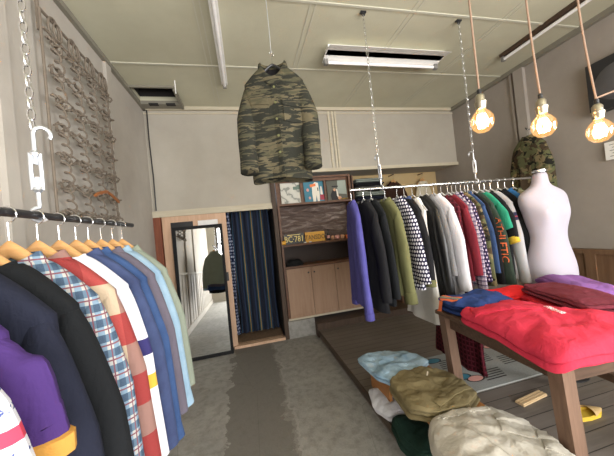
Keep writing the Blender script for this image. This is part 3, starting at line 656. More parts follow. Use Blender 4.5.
# right rail, from its left end
GR = 'garments on the chrome rail'
right = [
 ('shirt', 'violet blue shirt at the left end of the chrome rail', 'shirt', .875, 'violet', dict(L=.80, sl=.72, t=.03, cuff=.05)),
 ('long_coat', 'long black coat second from the left on the chrome rail', 'coat', .985, 'black2', dict(kind='lapel', L=.86, sl=.64, t=.033)),
 ('jacket', 'black jacket just left of the olive shirt', 'jacket', 1.055, 'black_coat', dict(kind='lapel', L=.84, sl=.62, t=.026)),
 ('shirt', 'olive green shirt with cuffed sleeve on the chrome rail', 'shirt', 1.185, 'olive', dict(L=.76, sl=.64, t=.036, cuff=.08, sr=.075, cr=.058)),
 ('blouse', 'navy blouse with white dots and a flared hem', 'blouse', 1.30, 'dot1', dict(L=.74, sl=.54, t=.034, hw=.25, cr=.07, sr=.07, out=.08)),
 ('jacket', 'black jacket with blue and olive details beside the dotted blouse', 'jacket', 1.37, dict(body='black2', collar='navy_twill', cuff='olive'), dict(kind='lapel', L=.72, sl=.55, t=.034)),
 ('dress', 'long white dress with its hem below the leather coat', 'dress', 1.45, 'off_white', dict(kind='crew', L=1.04, sl=.0, t=.026, sw=.14, bw=.14, hw=.235)),
 ('leather_coat', 'long black leather coat before the white shirt', 'coat', 1.53, 'leather', dict(kind='lapel', L=.92, sl=.7, t=.032, sr=.066)),
 ('jacket', 'grey jacket between the leather coat and the white shirt', 'jacket', 1.595, 'grey', dict(kind='lapel', L=.68, sl=.52, t=.024, sw=.175, bw=.18)),
 ('shirt', 'white shirt with full sleeves in the middle of the chrome rail', 'shirt', 1.67, 'white', dict(L=.76, sl=.6, t=.034, sr=.075, cr=.06, out=.05)),
 ('dress', 'long maroon plaid dress reaching almost to the platform', 'dress', 1.745, 'maroon_plaid', dict(kind='crew', L=1.40, sl=.0, t=.03, hw=.31, bw=.2)),
 ('blouse', 'plain maroon blouse right of the white shirt', 'blouse', 1.815, 'maroon', dict(kind='crew', L=.66, sl=.5, t=.026)),
 ('shirt', 'small checked white and purple shirt right of the maroon blouse', 'shirt', 1.86, 'purple_plaid', dict(L=.72, sl=.62, t=.028)),
 ('blouse', 'dark purple blouse with pale dots on the chrome rail', 'blouse', 1.905, 'dot2', dict(L=.7, sl=.56, t=.028)),
 ('camouflage_jacket', 'woodland camouflage jacket in the right half of the chrome rail', 'jacket', 1.955, 'woodland', dict(L=.72, sl=.6, t=.032)),
 ('denim_shirt', 'blue denim shirt right of the woodland camouflage jacket', 'shirt', 2.0, 'blue_denim', dict(L=.66, sl=.5, t=.026)),
 ('sweatshirt', 'black sweatshirt left of the dark green sweatshirt', 'sweatshirt', 2.035, 'black2', dict(kind='crew', L=.7, sl=.6, t=.032)),
 ('sweatshirt', 'dark green sweatshirt with orange lettering down its sleeve', 'sweatshirt', 2.09, 'forest', dict(kind='crew', L=.7, sl=.6, t=.036, sr=.085, cr=.06, out=.07)),
 ('t_shirt', 'teal T-shirt on the chrome rail behind the green sweatshirt', 'T-shirt', 2.165, 'teal', dict(kind='crew', L=.66, sl=.2, t=.024)),
 ('jacket', 'black jacket with yellow cuffs right of the teal T-shirt', 'jacket', 2.22, dict(body='black2', cuff='yellow'), dict(kind='crew', L=.68, sl=.3, t=.026)),
 ('sweatshirt', 'light grey sweatshirt with a navy chest band', 'sweatshirt', 2.29, 'heather', dict(kind='crew', L=.72, sl=.62, t=.034, sr=.066)),
 ('jacket', 'black jacket right of the banded grey sweatshirt', 'jacket', 2.38, 'black_coat', dict(kind='lapel', L=.7, sl=.6, t=.03)),
 ('shirt', 'bright blue shirt near the right end of the chrome rail', 'shirt', 2.46, 'cobalt', dict(L=.72, sl=.62, t=.028)),
 ('camouflage_jacket', 'green camouflage jacket at the right end of the chrome rail', 'jacket', 2.56, 'green_camo', dict(L=.74, sl=.6, t=.032)),
]
k = NT('grey heather with navy band'); o_ = k.xyz(); zm = k.math('MULTIPLY', o_[2], -1)
M['heather'] = k.done(k.ramp(zm, [(0, rgb(166, 166, 170)), (.30, rgb(38, 36, 66)), (.33, rgb(150, 60, 70)), (.34, rgb(38, 36, 66)), (.37, rgb(166, 166, 170))], True), .92)
RX = [q[3] for q in right]
for nm, lb, ct, x, ms, kw in right:
    rz = -PI / 2 + (random.uniform(-.03, .03) if x > .9 else -.20); kw = dict(kw); gap = min(abs(x - q) for q in RX if q != x); kw['t'] = min(kw['t'], .47 * gap); kw.setdefault('out', .035)
    if x > 1.6: kw['L'] = kw['L'] + .07; kw['sl'] = kw['sl'] + (.05 if kw['sl'] > .4 else 0)
    g = garment(nm, lb, ct, GR, (x, RY, RZ - .018), rz, ms, **kw)
    hanger('thin', 'grey hanger on the chrome rail under the ' + ' '.join(lb.split()[:6]).replace(',', ''), (x, RY, RZ), rz, 'grey hangers on the chrome rail')
    if 'orange lettering' in lb:
        root, bo, sl, yo, sp = g; so = sl[1]; me = so.data
        bv = BVHTree.FromPolygons([v.co.copy() for v in me.vertices], [tuple(p.vertices) for p in me.polygons])
        cu = bpy.data.curves.new('t', 'FONT'); cu.body = 'ATHLETIC'; cu.size = .09; cu.align_x = 'LEFT'; cu.resolution_u = 2
        ob = bpy.data.objects.new('t', cu); tm = bpy.data.meshes.new_from_object(ob); vs = []
        for v in tm.vertices:
            lx, lz = .225 + v.co.y * .8 + .09 * v.co.x, -.33 - v.co.x * .92
            hit = bv.ray_cast(Vector((lx, -.5, lz)), Vector((0, 1, 0)))
            vs.append((lx, (hit[0].y if hit[0] else -.02) - .008, lz))
        lt = MB(); lt.add(vs, [tuple(p.vertices) for p in tm.polygons]); lt.build('lettering', 'orange_print', so, smooth=False)
        bpy.data.objects.remove(ob)

# tiger stripe jacket hung from the ceiling
tl = (.285, 1.80, 2.735)
g = garment('camouflage_jacket', 'tiger stripe camouflage jacket hanging from the ceiling above the room', 'jacket', None, tl, -.22, dict(body='tiger'),
            kind='none', sw=.20, bw=.205, hw=.20, t=.07, L=.78, sl=.56, sr=.072, cr=.054, out=.0, bend=.03, front=-.10, cuff=.07, fold=.010, vneck=.11)
root, bo, sl, yo, sp = g
n = 28; cr_ = []
for rx, ry, dz, dip in ((.08, .05, -.015, .12), (.076, .046, .03, .13), (.082, .052, .045, .13), (.096, .064, .035, .14), (.104, .07, -.005, .15), (.096, .062, -.01, .14)):
    cr_.append([(rx * cos(2 * PI * j / n), ry * sin(2 * PI * j / n), -.1 + dz - dip * max(0, -sin(2 * PI * j / n)) ** 1.5) for j in range(n)])
MB().loft(cr_, cap0=False, cap1=False).build('collar', 'tiger', root)
MB().loft([[(.074 * cos(a), .045 * sin(a), -.085 - .13 * max(0, -sin(a))) for a in [2 * PI * j / 20 for j in range(20)]], [(.06 * cos(a), .036 * sin(a), -.24) for a in [2 * PI * j / 20 for j in range(20)]]], cap0=False).build('lining', 'lining', root)
def front_strip(x0, x1, za, zb, dy, name, mat, par, slope=0):
    rr = []; N = max(2, int(abs(za - zb) / .025))
    for i in range(N + 1):
        z = za + (zb - za) * i / N; ring = []
        xs = [x0 + (x1 - x0) * j / 5 for j in range(6)]
        def sy(x):
            w_, t_ = body_w(z, sp); u = min(.99, abs(x) / w_); return -t_ * (1 - u ** (2 / .62)) ** (.75 / 2) + yo(x, z)
        ring = [(x, sy(x) - dy, z + slope * x) for x in xs] + [(x, sy(x) + .006, z + slope * x) for x in reversed(xs)]
        rr.append(ring)
    return MB().loft(rr).build(name, mat, par)
front_strip(-.02, .02, -.23, -.875, .004, 'placket', 'tiger', root)
for sd in (-1, 1):
    pk = front_strip(sd * .105 - .055, sd * .105 + .055, -.36, -.50, .006, 'pocket', 'tiger', root, -.15)
    front_strip(sd * .105 - .058, sd * .105 + .058, -.345, -.395, .011, 'pocket_flap', 'tiger', pk, -.15)
for z in (-.27, -.38, -.49, -.60, -.71):
    t_ = body_w(z, sp)[1]; MB().tube([(0, -t_ + yo(0, z) - .003, z), (0, -t_ + yo(0, z) - .009, z)], .008, n=10).build('button', 'olive', root)
hanger('black', 'black plastic hanger inside the tiger stripe camouflage jacket', tl, -.22, None)
tag(MB().tube([(tl[0], tl[1], tl[2] + .012), (tl[0] + .002, tl[1], 2.9), (tl[0], tl[1], ZC)], .0035, n=6).ring((tl[0], tl[1], tl[2] + .002), .011, .003, 'x', 12, 6).build('hanging_wire', 'zinc'), 'thin wire from the ceiling holding the tiger stripe jacket', 'wire')

# camouflage jacket on the right wall
wl = (XR - .17, 2.55, 2.46)
g = garment('camouflage_jacket', 'woodland camouflage jacket hanging on the right wall behind the dress form', 'jacket', None, wl, -PI / 2 - .1, 'woodland', kind='shirt', sw=.20, bw=.22, hw=.22, t=.06, L=.78, sl=.62, sr=.08, cr=.06, out=.01, fold=.014, cuff=.06)
hanger('black', 'black hanger of the camouflage jacket on the right wall', wl, -PI / 2 - .1, None)
tag(MB().tube([(XR, 2.55, 2.475), (XR - .1, 2.55, 2.465), (XR - .17, 2.55, 2.46), (XR - .19, 2.55, 2.48)], .006, n=8).build('wall_hook', 'black_metal'), 'dark hook on the right wall carrying the camouflage jacket', 'hook')

# alcove: folded stack, brown jacket, cream top
M['fold_a'] = stripes('grey striped knit', [(0, rgb(96, 96, 94)), (.5, rgb(136, 136, 132)), (.7, rgb(70, 70, 70))], 2, .028)
M['fold_b'] = stripes('green grey striped knit', [(0, rgb(150, 158, 150)), (.6, rgb(112, 118, 112))], 2, .03)
def slab(outline, h, layers=2, bulge=.012, wob=.004, seed=0, top=.008, sag=None, ext=1.0):
    """folded cloth: layered soft edge, wrinkled top; outline(a) -> (x, y)"""
    rnd = random.Random(seed); ph = [rnd.uniform(0, 6.28) for _ in range(8)]; N = 96; rings = []
    prof = []
    for l in range(layers):
        for q in range(5):
            a = q / 4 * PI; prof.append((l + (1 - cos(a)) / 2, sin(a)))
    sv = seed * 3.7
    def P(a, inset, z, k=1.0):
        x, y = outline(a); r = math.hypot(x, y) or 1; f = (r - inset) / r * k
        f *= 1 + .02 * pnoise(Vector((2.2 * cos(a), 2.2 * sin(a), sv))) + .012 * pnoise(Vector((5 * cos(a), 5 * sin(a), sv + z * 40)))
        x *= f; y *= f; hz = min(1, z / max(h, .001))
        m = 1 + .28 * pnoise(Vector((x * 5, y * 5, sv + 9))) - .16 * k ** 4
        zz = z * m
        c1 = pnoise(Vector((x * 7 + sv, y * 16, sv))); c2 = pnoise(Vector((x * 19, y * 9 + sv, sv + 3))); c3 = pnoise(Vector((x * 42, y * 36, sv)))
        zz += hz * wob * (2.6 * (.35 - abs(c1)) + 1.7 * (.3 - abs(c2)) + .5 * c3)
        if sag: zz += sag(x, y, z)
        return (x, y, zz)
    for lz, s in prof:
        lay = min(int(lz), layers - 1); off = .009 * sin(lay * 2.4 + ph[5])
        rings.append([P(2 * PI * j / N, bulge * (1 - s) + .009 + off, h * lz / layers) for j in range(N)])
    for kk in (.955, .9, .84, .77, .7, .62, .54, .46, .38, .3, .22, .14, .06):
        rings.append([P(2 * PI * j / N, bulge, h + top * (1 - kk ** 2), kk) for j in range(N)])
    return MB().loft(rings)
def drape(base, cx, cy, w_, d_, rz, th, name, mat, nx=8, ny=6, mats=None):
    """thin piece lying on the top of a folded cloth, following its surface"""
    me = base.data; bv = BVHTree.FromPolygons([v.co.copy() for v in me.vertices], [tuple(p.vertices) for p in me.polygons])
    rows = []; c_, s_ = cos(rz), sin(rz)
    for i in range(ny + 1):
        up, dn = [], []
        for j in range(nx + 1):
            u, v = (j / nx - .5) * w_, (i / ny - .5) * d_; x, y = cx + u * c_ - v * s_, cy + u * s_ + v * c_
            hit = bv.ray_cast(Vector((x, y, 1)), Vector((0, 0, -1))); z = hit[0].z if hit[0] else 0
            e = min(j, nx - j, i, ny - i); up.append((x, y, z + th * (1 if e > 0 else .55))); dn.append((x, y, z - .006))
        rows.append(up + dn[::-1])
    return MB().loft(rows).build(name, mat, base)
def srect(hx, hy, e=.28):
    return lambda a: (hx * math.copysign(abs(cos(a)) ** e, cos(a)), hy * math.copysign(abs(sin(a)) ** e, sin(a)))
sh = thing('alcove_shelf', 'wooden shelf unit in the alcove carrying folded knitwear', 'shelf', (2.02, 4.1, 0))
MB().bb((-.32, -.2, 1.79), (.32, .28, 1.82)).build('shelf', 'shelf_wood', sh, smooth=False)
s = MB().bb((-.34, -.2, .19), (-.32, .28, 2.3)).bb((.32, -.2, .19), (.34, .28, 1.82)); s.build('side_panel', 'shelf_wood', sh, smooth=False)
zc = 1.821
for i, (m, lb) in enumerate((('fold_a', 'grey striped folded sweater at the bottom of the alcove stack'), ('navy', 'dark folded sweater second from the bottom of the alcove stack'), ('fold_b', 'pale green grey folded sweater in the middle of the alcove stack'), ('fold_a', 'grey folded sweater below the top of the alcove stack'), ('black2', 'black folded sweater under the top one of the alcove stack'), ('fold_b', 'pale striped folded sweater topping the alcove stack'))):
    h_ = [.07, .065, .075, .07, .06, .06][i]
    tag(slab(srect(.27 - .01 * (i % 2), .17), h_, 2, .02, .001, i + 3, .003).build('folded_sweater', m, loc=(2.0 + .01 * (i % 3), 4.1, zc)), lb, 'sweater', 'folded sweaters in the alcove'); zc += h_ + .006
for nm, lb, ct, x, y, z, m, kw in (('jacket', 'dark brown jacket on a wooden hanger against the cream alcove wall', 'jacket', 2.62, 4.26, 2.335, 'brown_wool', dict(kind='shirt', L=.7, sl=.58, t=.045, sw=.21)),
                              ('knit_top', 'cream sleeveless top on a wooden hanger at the right of the alcove', 'top', 3.22, 4.28, 2.33, 'cream_lace', dict(kind='none', L=.5, sl=0, t=.035, sw=.13, bw=.17, hw=.18))):
    garment(nm, lb, ct, None, (x, y, z - .045), 0, m, **kw)
    hanger('wood', 'wooden hanger in the alcove carrying the ' + ('brown jacket' if 'brown' in lb else 'cream top'), (x, y, z), 0, 'wooden hangers in the alcove')
    tag(MB().tube([(x, 4.40, z + .004), (x, y - .03, z + .004)], .007, n=8).build('wall_peg', 'trim_dark'), 'dark peg on the alcove wall above the ' + ('brown jacket' if 'brown' in lb else 'cream top'), 'peg', 'pegs on the alcove wall')

# ------------------------------------------------------------------ bed-spring frame on the left wall
sp_ = thing('spring_frame', 'old rusty bed spring frame hanging on the left wall', 'spring frame', (XL + .055, 1.92, 1.76))
fw, fh = .80, 1.27
fm = MB()
for z in (0, fh): fm.tube([(0, 0, z), (0, fw, z)], .009, n=8)
for y in (0, fw): fm.tube([(0, y, 0), (0, y, fh)], .008, n=8)
fm.tube([(.012, 0, fh - .12), (.012, fw, fh - .12)], .008, n=8); fm.build('frame', 'old_steel', sp_)
for i in range(4):
    y = fw * (i + .5) / 4; MB().ring((.012, y, fh - .06), .05, .007, 'x', 18, 6, squash=1.45).ring((.02, y + .025, fh - .065), .04, .006, 'x', 18, 6, squash=1.4).build('ring', 'old_steel', sp_)
ny, nz = 4, 6
for r in range(nz):
    for c_ in range(ny):
        y = fw * (c_ + .5) / ny; z = (fh - .18) * (r + .5) / nz; mb = MB(); pts = []
        for i in range(61):
            q = i / 60; a = q * 2 * PI * 3; rad = .062 - .03 * sin(q * PI); pts.append((.01 + .016 * cos(a) + .012, y + rad * cos(a + 1.2) * .55 + .015 * sin(6 * q), z - .085 + .17 * q + .014 * sin(a)))
        mb.tube(pts, .0065, n=5); mb.build('coil_spring', 'old_steel', sp_)
for r in range(nz + 1):
    z = (fh - .18) * r / nz; pts = []
    for i in range(65):
        q = i / 64; pts.append((.02 + .008 * sin(q * 90), fw * q, z + .02 * sin(q * 2 * PI * ny + PI * (r % 2)) + .006 * sin(q * 120)))
    MB().tube(pts, .0078, n=5).tube([(p[0] + .01, p[1], z - (p[2] - z) + .008) for p in pts], .0062, n=5).build('cross_wire', 'old_steel', sp_)
o = thing('clothes_hanger', 'brown wooden hanger hooked on the spring frame on the left wall', 'hanger', (XL + .115, 2.42, 2.045), PI / 2, None); o.rotation_euler = (0, 0, PI / 2)
rings = []
for i in range(25):
    x = -.2 + .4 * i / 24; u = abs(x) / .2; z = -.075 - .06 * u ** 1.3; e = 1 if u < .93 else max(.3, 1 - (u - .93) * 9)
    rings.append([(x, .009 * e * cos(a), z + .014 * e * sin(a)) for a in [2 * PI * j / 10 for j in range(10)]])
M['dark_hanger'] = wood('orange brown hanger wood', rgb(140, 84, 46), rgb(168, 106, 60), 'X', 4, .5); MB().loft(rings).build('shoulder_bar', 'dark_hanger', o)
MB().tube([(0, 0, -.07), (0, 0, -.03)] + [(.017 * cos(-PI / 2 + PI * 1.4 * i / 9), 0, -.012 + .017 * sin(-PI / 2 + PI * 1.4 * i / 9)) for i in range(10)], .002, n=6).build('hook', 'black_metal', o)

# ------------------------------------------------------------------ table with folded tops
TZ = .85
tb = thing('table', 'dark brown wooden table piled with folded sweatshirts', 'table', (1.755, 1.26, PZ), -.05)
lx, ly = .50, .40; tz = TZ - PZ
bevel(MB().bb((-lx - .02, -ly, tz - .028), (lx + .01, ly, tz)).build('tabletop', 'table_wood', tb, smooth=False), .004)
for a, b_ in (((-lx + .04, -ly + .03), (-lx + .06, ly - .03)), ((lx - .06, -ly + .03), (lx - .04, ly - .03)), ((-lx + .06, -ly + .03), (lx - .06, -ly + .05)), ((-lx + .06, ly - .05), (lx - .06, ly - .03))):
    MB().bb((a[0], a[1], tz - .125), (b_[0], b_[1], tz - .028)).build('apron', 'table_wood', tb, smooth=False)
for sx in (-1, 1):
    for sy in (-1, 1):
        cx, cy = sx * (lx - .035), sy * (ly - .035); a = .032; dx = .05
        rings = [[(cx + q * (-a) + dx * t, cy + p_ * a, tz - .028 - t * (tz - .028)) for q, p_ in ((-1, -1), (1, -1), (1, 1), (-1, 1))] for t in (0, 1)]
        MB().loft(rings).build('leg', 'leg_wood', tb, smooth=False)
MB().bb((lx - .005, -ly + .06, .2), (lx + .03, ly - .06, .255)).build('stretcher', 'table_wood', tb, smooth=False)

k = NT('white print letters'); M['print_white'] = k.done(k.mix(k.math('GREATER_THAN', k.noise(150, 2, .5), .47), rgb(200, 60, 80), rgb(226, 216, 222)), .7)
M['red_sweat'] = cloth('rose red fleece', rgb(196, 44, 68), rgb(208, 58, 82), 500, .1, .2); M['red_tee'] = cloth('bright red cotton', rgb(210, 36, 40)); M['wine'] = cloth('wine red fleece', rgb(112, 44, 58)); M['lilac'] = cloth('lilac fleece', rgb(134, 92, 158)); M['cardinal'] = cloth('deep red fleece', rgb(176, 32, 48))
def put(mb, name, mat, label, cat, group, loc, rz=0):
    return tag(mb.build(name, mat, loc=loc, rz=rz), label, cat, group)
GT = 'folded tops on the table'
def droop(x_edge, k=1.0, y_edge=None):
    def f(x, y, z):
        d = max(0, x_edge - x); e = max(0, (y_edge - y)) if y_edge is not None else 0
        d = math.hypot(d, e); return -k * (d * d / (d + .06)) if d > 0 else 0
    return f
# rose sweatshirt hanging over the near left corner
def pol(pts):
    P_ = [Vector((x, y, 0)) for x, y in pts]
    def f(a):
        d = Vector((cos(a), sin(a), 0)); best = .1
        for i in range(len(P_)):
            p, q = P_[i], P_[(i + 1) % len(P_)]; e = q - p; den = d.x * e.y - d.y * e.x
            if abs(den) < 1e-9: continue
            t = (p.x * e.y - p.y * e.x) / den; u = (p.x * d.y - p.y * d.x) / den
            if t > 0 and -1e-6 <= u <= 1 + 1e-6: best = t
        return d.x * best, d.y * best
    return f
def smooth_outline(f, k=5):
    N = 144; R = [math.hypot(*f(2 * PI * i / N)) for i in range(N)]
    for _ in range(k): R = [(R[i - 1] + 2 * R[i] + R[(i + 1) % N]) / 4 for i in range(N)]
    def g(a):
        q = (a / (2 * PI) % 1) * N; i = int(q) % N; t = q - int(q); r = R[i] * (1 - t) + R[(i + 1) % N] * t; return r * cos(a), r * sin(a)
    return g
rs = thing('sweatshirt', 'rose red folded sweatshirt hanging over the near left table corner', 'sweatshirt', (1.52, 1.13, TZ + .004), 0, GT)
ol = smooth_outline(pol([(-.31, .29), (-.33, .0), (-.37, -.30), (.1, -.33), (.40, -.30), (.22, -.05), (.10, .30), (-.1, .38)]), 4)
fb = slab(ol, .075, 2, .022, .008, 11, .02, droop(-.27, 1.0, -.255)).build('folded_body', 'red_sweat', rs)
drape(fb, -.13, .13, .32, .12, -.55, .012, 'sleeve', 'red_sweat', 12, 6)
drape(fb, .03, -.02, .12, .03, -1.92, .002, 'chest_print', 'print_white', 10, 3)
nv = thing('sweatshirt', 'navy folded sweatshirt with orange and green ribbed cuff at the far table corner', 'sweatshirt', (1.45, 1.56, TZ + .004), .1, GT)
fb = slab(smooth_outline(pol([(-.17, .13), (-.20, -.05), (-.12, -.17), (.2, -.16), (.3, 0), (.22, .13)])), .085, 3, .018, .007, 5, .02).build('folded_body', 'royal', nv)
for i, m in enumerate(('orange_print', 'sage', 'orange_print')): drape(fb, -.165 + .02 * i, .04, .014, .15, .18, .004, 'cuff_band', m, 2, 10)
put(slab(srect(.22, .12), .065, 2, .02, .004, 21, .02), 't_shirt', 'red_tee', 'bright red folded T-shirt at the back of the table before the dress form', 'T-shirt', GT, (1.80, 1.60, TZ + .004), -.15)
put(slab(srect(.27, .15), .05, 2, .018, .004, 31, .01), 'sweatshirt', 'cardinal', 'deep red folded sweatshirt underneath the wine red one', 'sweatshirt', GT, (1.86, 1.26, TZ + .004), 1.22)
put(slab(srect(.285, .155), .05, 2, .022, .005, 33, .012), 'sweatshirt', 'wine', 'wine red folded sweatshirt stacked on the deep red one', 'sweatshirt', GT, (1.89, 1.24, TZ + .070), 1.2)
put(slab(srect(.25, .14), .12, 3, .02, .004, 41, .015), 'sweatshirt', 'lilac', 'lilac folded sweatshirt at the far right of the table', 'sweatshirt', GT, (2.16, 1.40, TZ + .004), 1.15)

# ------------------------------------------------------------------ dress form
df = thing('dress_form', 'white headless dress form standing behind the table', 'dress form', (2.475, 1.765, PZ), -.25)
prof = [(.72, .165, .125, 0), (.78, .178, .13, 0), (.88, .185, .135, 0), (.98, .168, .12, 0), (1.08, .138, .10, -.005), (1.15, .128, .095, -.008), (1.22, .138, .1, -.005), (1.30, .155, .108, 0), (1.37, .17, .112, 0), (1.43, .186, .105, .006), (1.48, .192, .092, .012), (1.52, .178, .078, .016), (1.55, .135, .066, .018), (1.575, .085, .058, .018), (1.60, .06, .054, .016), (1.65, .052, .05, .012), (1.70, .05, .048, .01)]
rings = []
for z, a, b_, y0 in prof:
    r = []
    for j in range(48):
        t = 2 * PI * j / 48; x = a * math.copysign(abs(cos(t)) ** .9, cos(t)); y = b_ * math.copysign(abs(sin(t)) ** .9, sin(t)) + y0
        for sx in (-1, 1):
            if y < 0: y -= .05 * math.exp(-((x - sx * .085) / .055) ** 2 - ((z - 1.34) / .06) ** 2)
            if y > 0: y += .025 * math.exp(-((x - sx * .08) / .08) ** 2 - ((z - .84) / .09) ** 2)
        r.append((x, y, z))
    rings.append(r)
k = NT('white dress form jersey'); n = k.noise(400, 2); M['form'] = k.done(k.mix(n, rgb(166, 161, 172), rgb(178, 174, 186)), .75, 0, .3)
to = MB().loft(rings).build('torso', 'form', df); sub = to.modifiers.new('s', 'SUBSURF'); sub.levels = 1; sub.render_levels = 1
MB().lathe([(.04, 0), (.052, .002), (.053, .02), (.04, .024)], 24, (0, .01, 1.695)).build('neck_cap', 'chrome', df)
MB().lathe([(.016, .03), (.016, .73)], 12).build('pole', 'chrome', df)
MB().lathe([(.16, 0), (.16, .01), (.03, .03), (.02, .05)], 24).build('base', 'black_metal', df)

# ------------------------------------------------------------------ low bench with folded trousers
BZ = .40
bn = thing('bench', 'low orange pine bench on the platform edge holding folded trousers', 'bench', (1.055, 1.45, PZ), 0)
bh = BZ - PZ; bx, by = .185, .60
for i in range(3): bevel(MB().bb((-bx + i * .125, -by, bh - .022), (-bx + i * .125 + .12, by, bh)).build('top_board', 'bench_wood', bn, smooth=False), .003)
MB().bb((-bx, by - .30, .10), (-bx + .02, by - .005, bh - .022)).build('side_panel', 'bench_wood', bn, smooth=False)
for y in (-by + .02, -.2, by - .045):
    MB().bb((-bx + .021, y, .0), (-bx + .065, y + .04, bh - .022)).build('leg', 'bench_wood', bn, smooth=False); MB().bb((bx - .055, y, 0), (bx - .01, y + .04, bh - .022)).build('leg', 'bench_wood', bn, smooth=False)
MB().bb((-bx + .066, by - .042, .05), (bx - .055, by - .022, bh - .022)).build('end_board', 'bench_wood', bn, smooth=False)
MB().bb((-bx + .0, -by + .05, .045), (bx - .02, by - .05, .06)).build('lower_shelf', 'bench_wood', bn, smooth=False)
GB = 'folded trousers on the bench'
M['jean_fold'] = denim('pale blue jeans denim', rgb(112, 142, 166), rgb(166, 190, 206)); M['khaki'] = cloth('olive khaki twill', rgb(116, 104, 74), rgb(132, 120, 88)); M['ecru'] = cloth('ecru cotton drill', rgb(186, 180, 168), rgb(200, 195, 184)); M['bottle_green'] = cloth('bottle green cotton', rgb(22, 46, 38))
o = thing('jeans', 'pale blue folded jeans at the far end of the bench', 'trousers', (1.0, 1.87, BZ + .003), .05, GB)
fb = slab(smooth_outline(pol([(-.22, .22), (-.22, -.1), (-.17, -.22), (.06, -.17), (.25, -.09), (.23, .1), (.02, .22)]), 3), .045, 2, .016, .010, 51, .006, droop(-.17, .35)).build('folded_legs', 'jean_fold', o)
drape(fb, .04, -.03, .12, .12, .3, .003, 'pocket', 'jean_fold'); drape(fb, -.13, .02, .03, .3, -.1, .005, 'waistband', 'jean_fold', 4, 12)
o = thing('trousers', 'olive khaki folded trousers in the middle of the bench', 'trousers', (1.06, 1.50, BZ + .003), -.05, GB)
fb = slab(smooth_outline(pol([(-.25, .14), (-.27, -.14), (-.2, -.22), (.05, -.24), (.2, -.14), (.2, .12), (.05, .22), (-.12, .22)]), 3), .062, 3, .012, .009, 61, .006, droop(-.2, .5)).build('folded_legs', 'khaki', o)
for i in range(4): drape(fb, .03 + .035 * i, -.13 + .045 * i, .30 - .03 * i, .045, .32 + .07 * i, .009, 'folded_edge', 'khaki', 12, 4)
drape(fb, .02, .10, .055, .008, .9, .002, 'label_tag', 'ink_cream', 5, 2)
o = thing('trousers', 'cream cotton cargo trousers folded at the near end of the bench', 'trousers', (1.08, 1.05, BZ + .003), -.12, GB)
fb = slab(smooth_outline(pol([(-.28, .20), (-.33, .08), (-.35, -.2), (-.2, -.36), (.05, -.36), (.24, -.36), (.20, -.16), (.19, .08), (.1, .2), (-.1, .235)]), 4), .06, 2, .016, .0075, 71, .008, droop(-.22, .8)).build('folded_legs', 'ecru', o)
drape(fb, -.09, .18, .30, .04, -.05, .006, 'waistband', 'ecru', 14, 3)
for i in range(4): drape(fb, -.2 + .085 * i, .18, .012, .055, -.05, .010, 'belt_loop', 'ecru', 2, 4)
for (px, py, rz) in ((.08, .02, -.5), (.17, -.12, -.7)):
    drape(fb, px, py, .13, .11, rz, .008, 'cargo_pocket', 'ecru'); drape(fb, px + .02, py + .04, .14, .045, rz, .014, 'pocket_flap', 'ecru')
drape(fb, -.1, -.02, .02, .4, .35, .004, 'seam', 'ecru', 2, 14)
put(slab(smooth_outline(pol([(-.2, .18), (-.24, 0), (-.2, -.16), (.12, -.18), (.14, .18)])), .07, 2, .02, .006, 81, .03, droop(-.16, .5)), 'folded_shirt', 'white', 'white folded shirt on the lower shelf of the bench', 'shirt', 'folded tops under the bench', (1.0, 1.81, PZ + .064))
put(slab(smooth_outline(pol([(-.2, .16), (-.23, 0), (-.2, -.18), (.12, -.18), (.14, .16)])), .075, 2, .02, .006, 83, .03, droop(-.16, .6)), 'folded_shirt', 'bottle_green', 'dark bottle green folded shirt on the lower shelf of the bench', 'shirt', 'folded tops under the bench', (.99, 1.475, PZ + .064))

# ------------------------------------------------------------------ rug, slat, slipper on the platform
rg = MB(); rg.bb((-.52, -.30, 0), (.52, .30, .012))
def deco(pts, mi): rg.loft([[(x, y, .0118) for x, y in pts], [(x, y, .0128) for x, y in pts]], mi=mi)
for (cx, cy) in ((-.3, .12), (.02, .08), (.24, -.02), (-.1, -.16), (.36, -.2)):
    for i in range(5): deco(rect(cx - .1 + .012 * i, cy - .06 + .03 * i, cx + .1 + .012 * i, cy - .05 + .03 * i), 1)
for i, (cx, cy, m) in enumerate(((-.1, .24, 2), (.1, .25, 3), (.32, .24, 2), (-.34, -.1, 3), (-.26, -.16, 2), (.46, .1, 3), (-.38, .22, 3))):
    deco(ell(cx, cy, .085, .045), 1); rg.loft([[(x, y, .012) for x, y in ell(cx, cy, .07, .036)], [(x, y, .0135) for x, y in ell(cx, cy, .07, .036)]], mi=m)
k = NT('grey woven wool'); n = k.noise(90, 3); w_ = k.wave(60, 2, 2, 1, 'Y'); M['rug'] = k.done(k.mix(n, rgb(120, 122, 118), rgb(160, 161, 156)), .95); k.bump(w_, .4, .004)
tag(rg.build('rug', ['rug', 'ink_black', 'ink_pink', 'ink_teal'], smooth=False, loc=(2.03, 2.10, PZ + .001), rz=.0), 'grey woven rug with black lines and coloured ovals on the platform', 'rug')
sl_ = MB(); sl_.bb((-.13, -.03, 0), (.13, .03, .012))
for i in range(3): sl_.bb((-.13, -.026 + i * .02, .012), (.13, -.014 + i * .02, .018))
tag(sl_.build('wooden_slat', wood('pale slat wood', rgb(196, 166, 124), rgb(214, 188, 150), 'X', 3), smooth=False, loc=(1.92, 1.60, PZ + .001), rz=.12), 'pale ridged wooden slat lying on the platform behind the table leg', 'slat')
sp0 = thing('slipper', 'pointed yellow slipper on the platform under the table', 'slipper', (2.07, 1.36, PZ + .001), -.05)
out = [(-.13, -.03), (-.12, .04), (-.03, .048), (.06, .04), (.13, .005), (.06, -.04), (-.03, -.045)]
o_f = smooth_outline(pol(out), 2)
